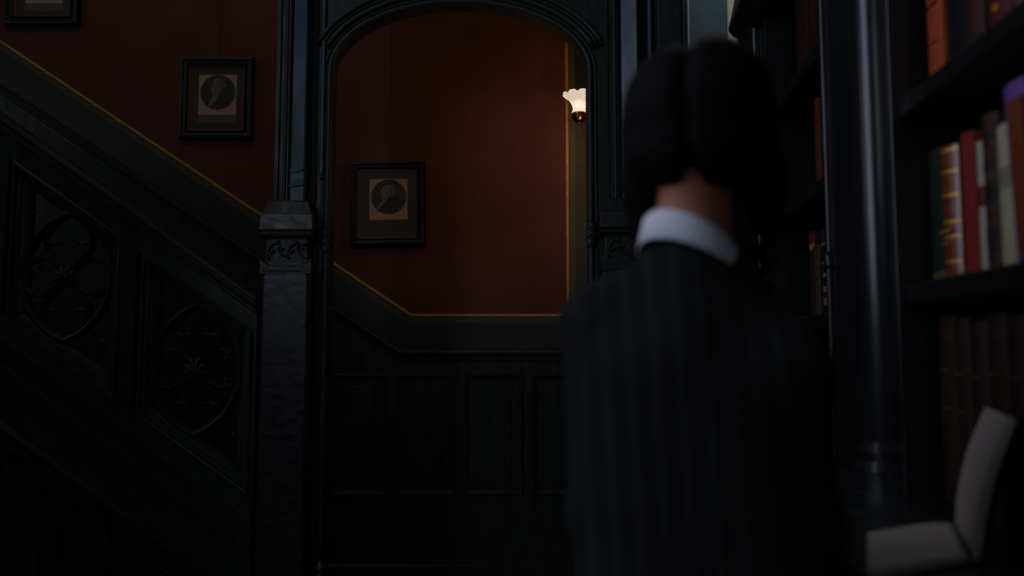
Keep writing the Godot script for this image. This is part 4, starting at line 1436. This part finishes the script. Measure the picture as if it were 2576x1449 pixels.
func person() -> void:
	var d := 1.03
	var foot := Vector3(P(1765, 800, d).x, 0, -d)
	var o := thing("person", "person seen from behind, dark parted hair, white collar, dark striped jacket", "person", foot)
	var J := func(x: float, y: float, dd: float) -> Vector3: return P(x, y, dd) - foot
	# joints
	var shl: Vector3 = J.call(1512.0, 815.0, 1.085)
	var shr: Vector3 = J.call(1972.0, 940.0, 0.985)
	var neck: Vector3 = J.call(1742.0, 610.0, 1.045)
	var skull: Vector3 = J.call(1754.0, 300.0, 1.035)
	var mid := (shl + shr) / 2
	var fw := Vector3(sin(0.36), 0, -cos(0.36))              # the way the person faces
	var rt := Vector3(cos(0.36), 0, sin(0.36))
	var pel := Vector3(0.0, 0.86, 0.0) + fw * 0.0
	var ell: Vector3 = J.call(1512.0, 1290.0, 1.10)
	var elr: Vector3 = J.call(2022.0, 1330.0, 0.985)
	var wrl := ell + Vector3(0.01, -0.19, -0.06)
	var wrr := elr + Vector3(0.0, -0.19, -0.06)
	var hipl := pel - rt * 0.08
	var hipr := pel + rt * 0.08
	var knl := hipl + Vector3(0, -0.40, -0.01)
	var knr := hipr + Vector3(0, -0.40, -0.01)
	var anl := Vector3(hipl.x, 0.09, hipl.z + 0.02)
	var anr := Vector3(hipr.x, 0.09, hipr.z + 0.02)
	# body, one mesh: head and neck fine, the rest coarse, hands fine
	var b := MB.new()
	var hb := Basis(rt, Vector3.UP, -fw)
	var hi := hb.inverse()
	var face := skull + fw * 0.02
	var head := [
		[1, skull + Vector3(0, 0.015, 0) - fw * 0.005, Vector3(0.069, 0.080, 0.096), hi],
		[1, skull + fw * 0.045 + Vector3(0, -0.045, 0), Vector3(0.055, 0.07, 0.05), hi],
		[0, skull + fw * 0.06 + Vector3(0, -0.10, 0), skull + fw * 0.035 + Vector3(0, -0.07, 0), 0.022, 0.04],
		[0, skull + Vector3(0, -0.07, 0) - fw * 0.015, neck + fw * 0.005 + Vector3(0, 0.0, 0), 0.050, 0.050],
		[0, neck + Vector3(0, 0.01, 0), mid + Vector3(0, 0.0, 0) + fw * 0.02, 0.050, 0.055],
		[0, skull + fw * 0.093 + Vector3(0, -0.012, 0), skull + fw * 0.108 + Vector3(0, -0.042, 0), 0.007, 0.011],
		[0, skull + fw * 0.088 + Vector3(0, -0.075, 0) - rt * 0.014, skull + fw * 0.088 + Vector3(0, -0.075, 0) + rt * 0.014, 0.008, 0.008],
		[1, skull + rt * 0.073 + Vector3(0, -0.02, 0), Vector3(0.01, 0.03, 0.018), hi], [1, skull - rt * 0.073 + Vector3(0, -0.02, 0), Vector3(0.01, 0.03, 0.018), hi],
		[1, skull + fw * 0.098 + rt * 0.03 + Vector3(0, -0.008, 0), Vector3(0.013, 0.009, 0.012), hi, 0, -1], [1, skull + fw * 0.098 - rt * 0.03 + Vector3(0, -0.008, 0), Vector3(0.013, 0.009, 0.012), hi, 0, -1]]
	nets(b, head, 0.022, 0.006)
	var trunk := [[0, shl.lerp(shr, 0.15), shl.lerp(shr, 0.85), 0.05, 0.05], [0, mid + Vector3(0, -0.07, 0) + fw * 0.02, pel + Vector3(0, 0.12, 0) + fw * 0.01, 0.07, 0.07], [0, hipl, hipr, 0.085, 0.085],
		[0, shl, ell, 0.038, 0.03], [0, ell, wrl, 0.03, 0.021], [0, shr, elr, 0.038, 0.03], [0, elr, wrr, 0.03, 0.021],
		[0, hipl, knl, 0.07, 0.047], [0, knl, anl, 0.047, 0.03], [0, hipr, knr, 0.07, 0.047], [0, knr, anr, 0.047, 0.03],
		[0, mid, neck, 0.06, 0.045]]
	nets(b, trunk, 0.04, 0.014)
	hand(b, wrl, rt * 1.0)
	hand(b, wrr, -rt * 1.0)
	for s in [-1.0, 1.0]:
		var ec: Vector3 = skull + fw * 0.0815 + rt * 0.03 * s + Vector3(0, -0.008, 0)
		b.ball(ec + Vector3(0, 0.0072, 0), Vector3(0.0138, 0.0062, 0.0124), 14, 8, hb)
		b.ball(ec + Vector3(0, -0.0085, 0), Vector3(0.0130, 0.0052, 0.0118), 14, 8, hb)
	put("body", b, M.skin, o)
	for s in [-1.0, 1.0]:
		b = MB.new()
		b.ball(skull + fw * 0.0815 + rt * 0.03 * s + Vector3(0, -0.008, 0), Vector3(0.0115, 0.0105, 0.0105), 14, 10)
		var ey := put("eye", b, M.eye, o)
		b = MB.new()
		b.ball(skull + fw * 0.0895 + rt * 0.0295 * s + Vector3(0, -0.008, 0), Vector3(0.0048, 0.005, 0.0048), 12, 8)
		put("iris", b, M.iris, ey)
		b = MB.new()
		b.tube([skull + fw * 0.094 + rt * 0.012 * s + Vector3(0, 0.010, 0), skull + fw * 0.093 + rt * 0.03 * s + Vector3(0, 0.015, 0), skull + fw * 0.082 + rt * 0.045 * s + Vector3(0, 0.010, 0)], [0.0022, 0.003, 0.0015], 8)
		put("eyebrow", b, M.hair, o)
	b = MB.new()
	for q in [-0.0715, -0.079]: b.ball(skull + fw * 0.0945 + Vector3(0, q, 0), Vector3(0.0185, 0.0042, 0.006), 14, 8, hb)
	put("lips", b, M.lip, o)
	# hair: two halves parted down the back, drawn forward into braids
	b = MB.new()
	var hc := skull + Vector3(0.002, 0.008, 0)
	var hair := [
		[1, hc + rt * 0.018 - fw * 0.006, Vector3(0.086, 0.098, 0.112), hi],
		[1, hc - rt * 0.020 - fw * 0.006 + Vector3(0, -0.004, 0), Vector3(0.084, 0.096, 0.112), hi],
		[1, hc - fw * 0.030 + Vector3(0, -0.058, 0), Vector3(0.096, 0.058, 0.080), hi],
		[0, hc + rt * 0.066 + Vector3(0, -0.03, 0) - fw * 0.02, hc + rt * 0.080 + Vector3(0, -0.10, 0) + fw * 0.005, 0.040, 0.034],
		[0, hc - rt * 0.066 + Vector3(0, -0.03, 0) - fw * 0.02, hc - rt * 0.080 + Vector3(0, -0.09, 0) + fw * 0.005, 0.040, 0.032],
		[0, hc + rt * 0.080 + Vector3(0, -0.10, 0) + fw * 0.005, hc + rt * 0.088 + fw * 0.03 + Vector3(0, -0.15, 0), 0.034, 0.022],
		[0, hc - rt * 0.080 + Vector3(0, -0.09, 0) + fw * 0.005, hc - rt * 0.088 + fw * 0.03 + Vector3(0, -0.15, 0), 0.032, 0.022],
		[1, skull + fw * 0.10 + Vector3(0, -0.06, 0), Vector3(0.058, 0.085, 0.07), hi, 0, -1]]
	var pa := []                                            # the parting, cut along the surface from the nape over the crown
	for i in 16:
		var a := -0.98 + 2.45 * i / 15.0
		var dir := -fw * cos(a) + Vector3(0, sin(a), 0)
		var near_ := 0.05
		var far_ := 0.16
		for j in 16:
			var m := (near_ + far_) / 2
			if field(hc + dir * m, hair, 0.012) < 0.0: near_ = m
			else: far_ = m
		pa.append(hc + dir * (near_ - 0.001) - rt * 0.003)
	for i in 15: hair.append([0, pa[i], pa[i + 1], 0.0052 + maxf(0.0, 0.012 - 0.0045 * i), 0.0052 + maxf(0.0, 0.0075 - 0.0045 * i), -1])
	nets(b, hair, 0.012, 0.0048)
	put("hair", b, M.hair, o)
	for s in [1.0, -1.0]:
		b = MB.new()
		var p0: Vector3 = hc + rt * 0.086 * s + fw * 0.03 + Vector3(0, -0.14, 0)
		var p1: Vector3 = mid + rt * 0.085 * s + fw * 0.105 + Vector3(0, 0.02, 0)
		var p2: Vector3 = mid + rt * 0.075 * s + fw * 0.13 + Vector3(0, -0.26, 0)
		var n := 20
		for i in n:
			var t := i / (n - 1.0)
			var c := p0.lerp(p1, t * 2.0) if t < 0.5 else p1.lerp(p2, t * 2.0 - 1.0)
			var lean := 0.5 if i % 2 == 0 else -0.5
			b.ball(c + rt * (0.007 if i % 2 == 0 else -0.007), Vector3(0.014, 0.019, 0.014) * (1.0 - 0.35 * t), 10, 7, Basis(fw, lean))
		put("braid", b, M.hair, o)
	# white shirt collar, a folded band round the neck, higher at the back
	b = MB.new()
	var rings := []
	var tilt := 0.20
	for q in [[0.0, 0.0565, 0.004], [0.0, 0.0580, 0.031], [0.0, 0.0610, 0.0345], [0.0, 0.0645, 0.031], [0.0, 0.0725, -0.006], [0.0, 0.0705, -0.008], [0.0, 0.062, 0.022], [0.0, 0.0595, 0.004]]:
		var r := PackedVector3Array()
		for j in 40:
			var a := TAU * j / 40
			var dir := rt * sin(a) - fw * cos(a)
			var y: float = q[2] - 0.030 * minf(1.0 - cos(a), 1.0 + 0.3 * maxf(0.0, -cos(a))) - 0.021 * sin(a)
			r.append(neck + Vector3(-0.004, -0.022, 0) + dir * q[1] * (1.0 + 0.12 * absf(cos(a)) * 0.0) + Vector3(0, y + 0.022, 0))
		rings.append(r)
	b.loft(rings, false, 1, true)
	put("shirt_collar", b, M.collar, o)
	# jacket
	b = MB.new()
	var jk := [
		[0, neck + Vector3(-0.004, -0.044, 0), mid + Vector3(0, -0.02, 0), 0.068, 0.092], [0, mid + Vector3(0, -0.02, 0), pel + Vector3(0, 0.06, 0), 0.095, 0.10],
		[0, neck + Vector3(-0.012, -0.058, 0), shl, 0.056, 0.054], [0, neck + Vector3(0.008, -0.062, 0), shr, 0.056, 0.056],
		[0, shl.lerp(shr, 0.24) + Vector3(0, -0.05, 0), pel - rt * 0.055 + Vector3(0, 0.06, 0), 0.088, 0.098],
		[0, shl.lerp(shr, 0.76) + Vector3(0, -0.05, 0), pel + rt * 0.055 + Vector3(0, 0.06, 0), 0.088, 0.098],
		[0, pel - rt * 0.07 + Vector3(0, 0.05, 0), pel - rt * 0.075 + Vector3(0, -0.12, 0), 0.10, 0.105],
		[0, pel + rt * 0.07 + Vector3(0, 0.05, 0), pel + rt * 0.075 + Vector3(0, -0.12, 0), 0.10, 0.105],
		[0, shl, ell, 0.054, 0.046], [0, ell, wrl, 0.046, 0.036], [0, shr, elr, 0.056, 0.047], [0, elr, wrr, 0.047, 0.036]]
	var uvf := func(p: Vector3) -> Vector2:                  # stripes run down the back and along the sleeves
		var best := 1e9
		var out := Vector2.ZERO
		for q in [[mid, pel, 0.10], [shl, ell, 0.0], [ell, wrl, 0.0], [shr, elr, 0.0], [elr, wrr, 0.0]]:
			var a: Vector3 = q[0]
			var ab: Vector3 = q[1] - a
			var t := clampf((p - a).dot(ab) / ab.length_squared(), 0.0, 1.0)
			var rel := p - (a + ab * t)
			var e: float = rel.length() - q[2]
			if e < best:
				best = e
				if q[2] > 0.0: out = Vector2(rel.dot(rt) + 0.3 * rel.dot(fw), p.y)
				else: out = Vector2(atan2(rel.dot(rt), -rel.dot(fw)) * 0.052, p.y)
		return out * 8.0
	nets(b, jk, 0.03, 0.011, uvf)
	put("jacket", b, M.jacket, o)
	# skirt, stockings' shoes
	b = MB.new()
	rings = []
	for q in [[0.82, 0.115, 0.08], [0.74, 0.125, 0.09], [0.62, 0.155, 0.125], [0.45, 0.20, 0.18], [0.445, 0.19, 0.17], [0.62, 0.145, 0.115], [0.80, 0.10, 0.07]]:
		var r := PackedVector3Array()
		for j in 48:
			var a := TAU * j / 48
			var pl: float = 1.0 + (0.03 * cos(a * 12.0) if q[0] < 0.8 else 0.0)
			r.append(rt * cos(a) * q[1] * pl + fw * sin(a) * q[2] * pl + Vector3(0, q[0], 0))
		rings.append(r)
	b.loft(rings, false, 1, true)
	put("skirt", b, M.jacket_plain, o)
	for an in [anl, anr]:
		b = MB.new()
		nets(b, [[0, an + Vector3(0, -0.01, 0), an + Vector3(0, -0.045, 0) - fw * 0.02, 0.042, 0.042], [0, an + Vector3(0, -0.05, 0), an + fw * 0.13 + Vector3(0, -0.055, 0), 0.04, 0.034]], 0.02, 0.011)
		b.box(Vector3(-0.04, 0, -0.17), Vector3(0.04, 0.022, 0.055), 0.01, Transform3D(hb, Vector3(an.x, 0, an.z)))
		put("shoe", b, M.shoe, o)

func hand(b: MB, w: Vector3, inward: Vector3) -> void:      # hanging hand, fingers slightly curled
	var dn := Vector3(0, -1, 0)
	var fr := Vector3(0, 0, -1)
	var pr := [[0, w, w + dn * 0.04 + fr * 0.012, 0.02, 0.02], [0, w + dn * 0.03 + fr * 0.024, w + dn * 0.078 + fr * 0.03, 0.013, 0.011], [0, w + dn * 0.03, w + dn * 0.08 + fr * 0.008, 0.013, 0.011], [0, w + dn * 0.03 - fr * 0.02, w + dn * 0.074 - fr * 0.026, 0.013, 0.011]]
	nets(b, pr, 0.012, 0.005)
	for i in 4:
		var z: float = [0.031, 0.011, -0.009, -0.028][i]
		var l: float = [0.066, 0.074, 0.068, 0.052][i]
		var k := w + dn * (0.074 if i < 3 else 0.07) + fr * z
		var m := k + dn * l * 0.5 + inward * 0.006
		var e := m + dn * l * 0.42 + inward * 0.018
		nets(b, [[0, k, m, 0.0088, 0.0082], [0, m, e, 0.0082, 0.0066]], 0.006, 0.004)
	nets(b, [[0, w + dn * 0.025 + fr * 0.02, w + dn * 0.055 + fr * 0.05 + inward * 0.01, 0.011, 0.0095], [0, w + dn * 0.055 + fr * 0.05 + inward * 0.01, w + dn * 0.085 + fr * 0.055 + inward * 0.016, 0.0095, 0.0075]], 0.006, 0.004)
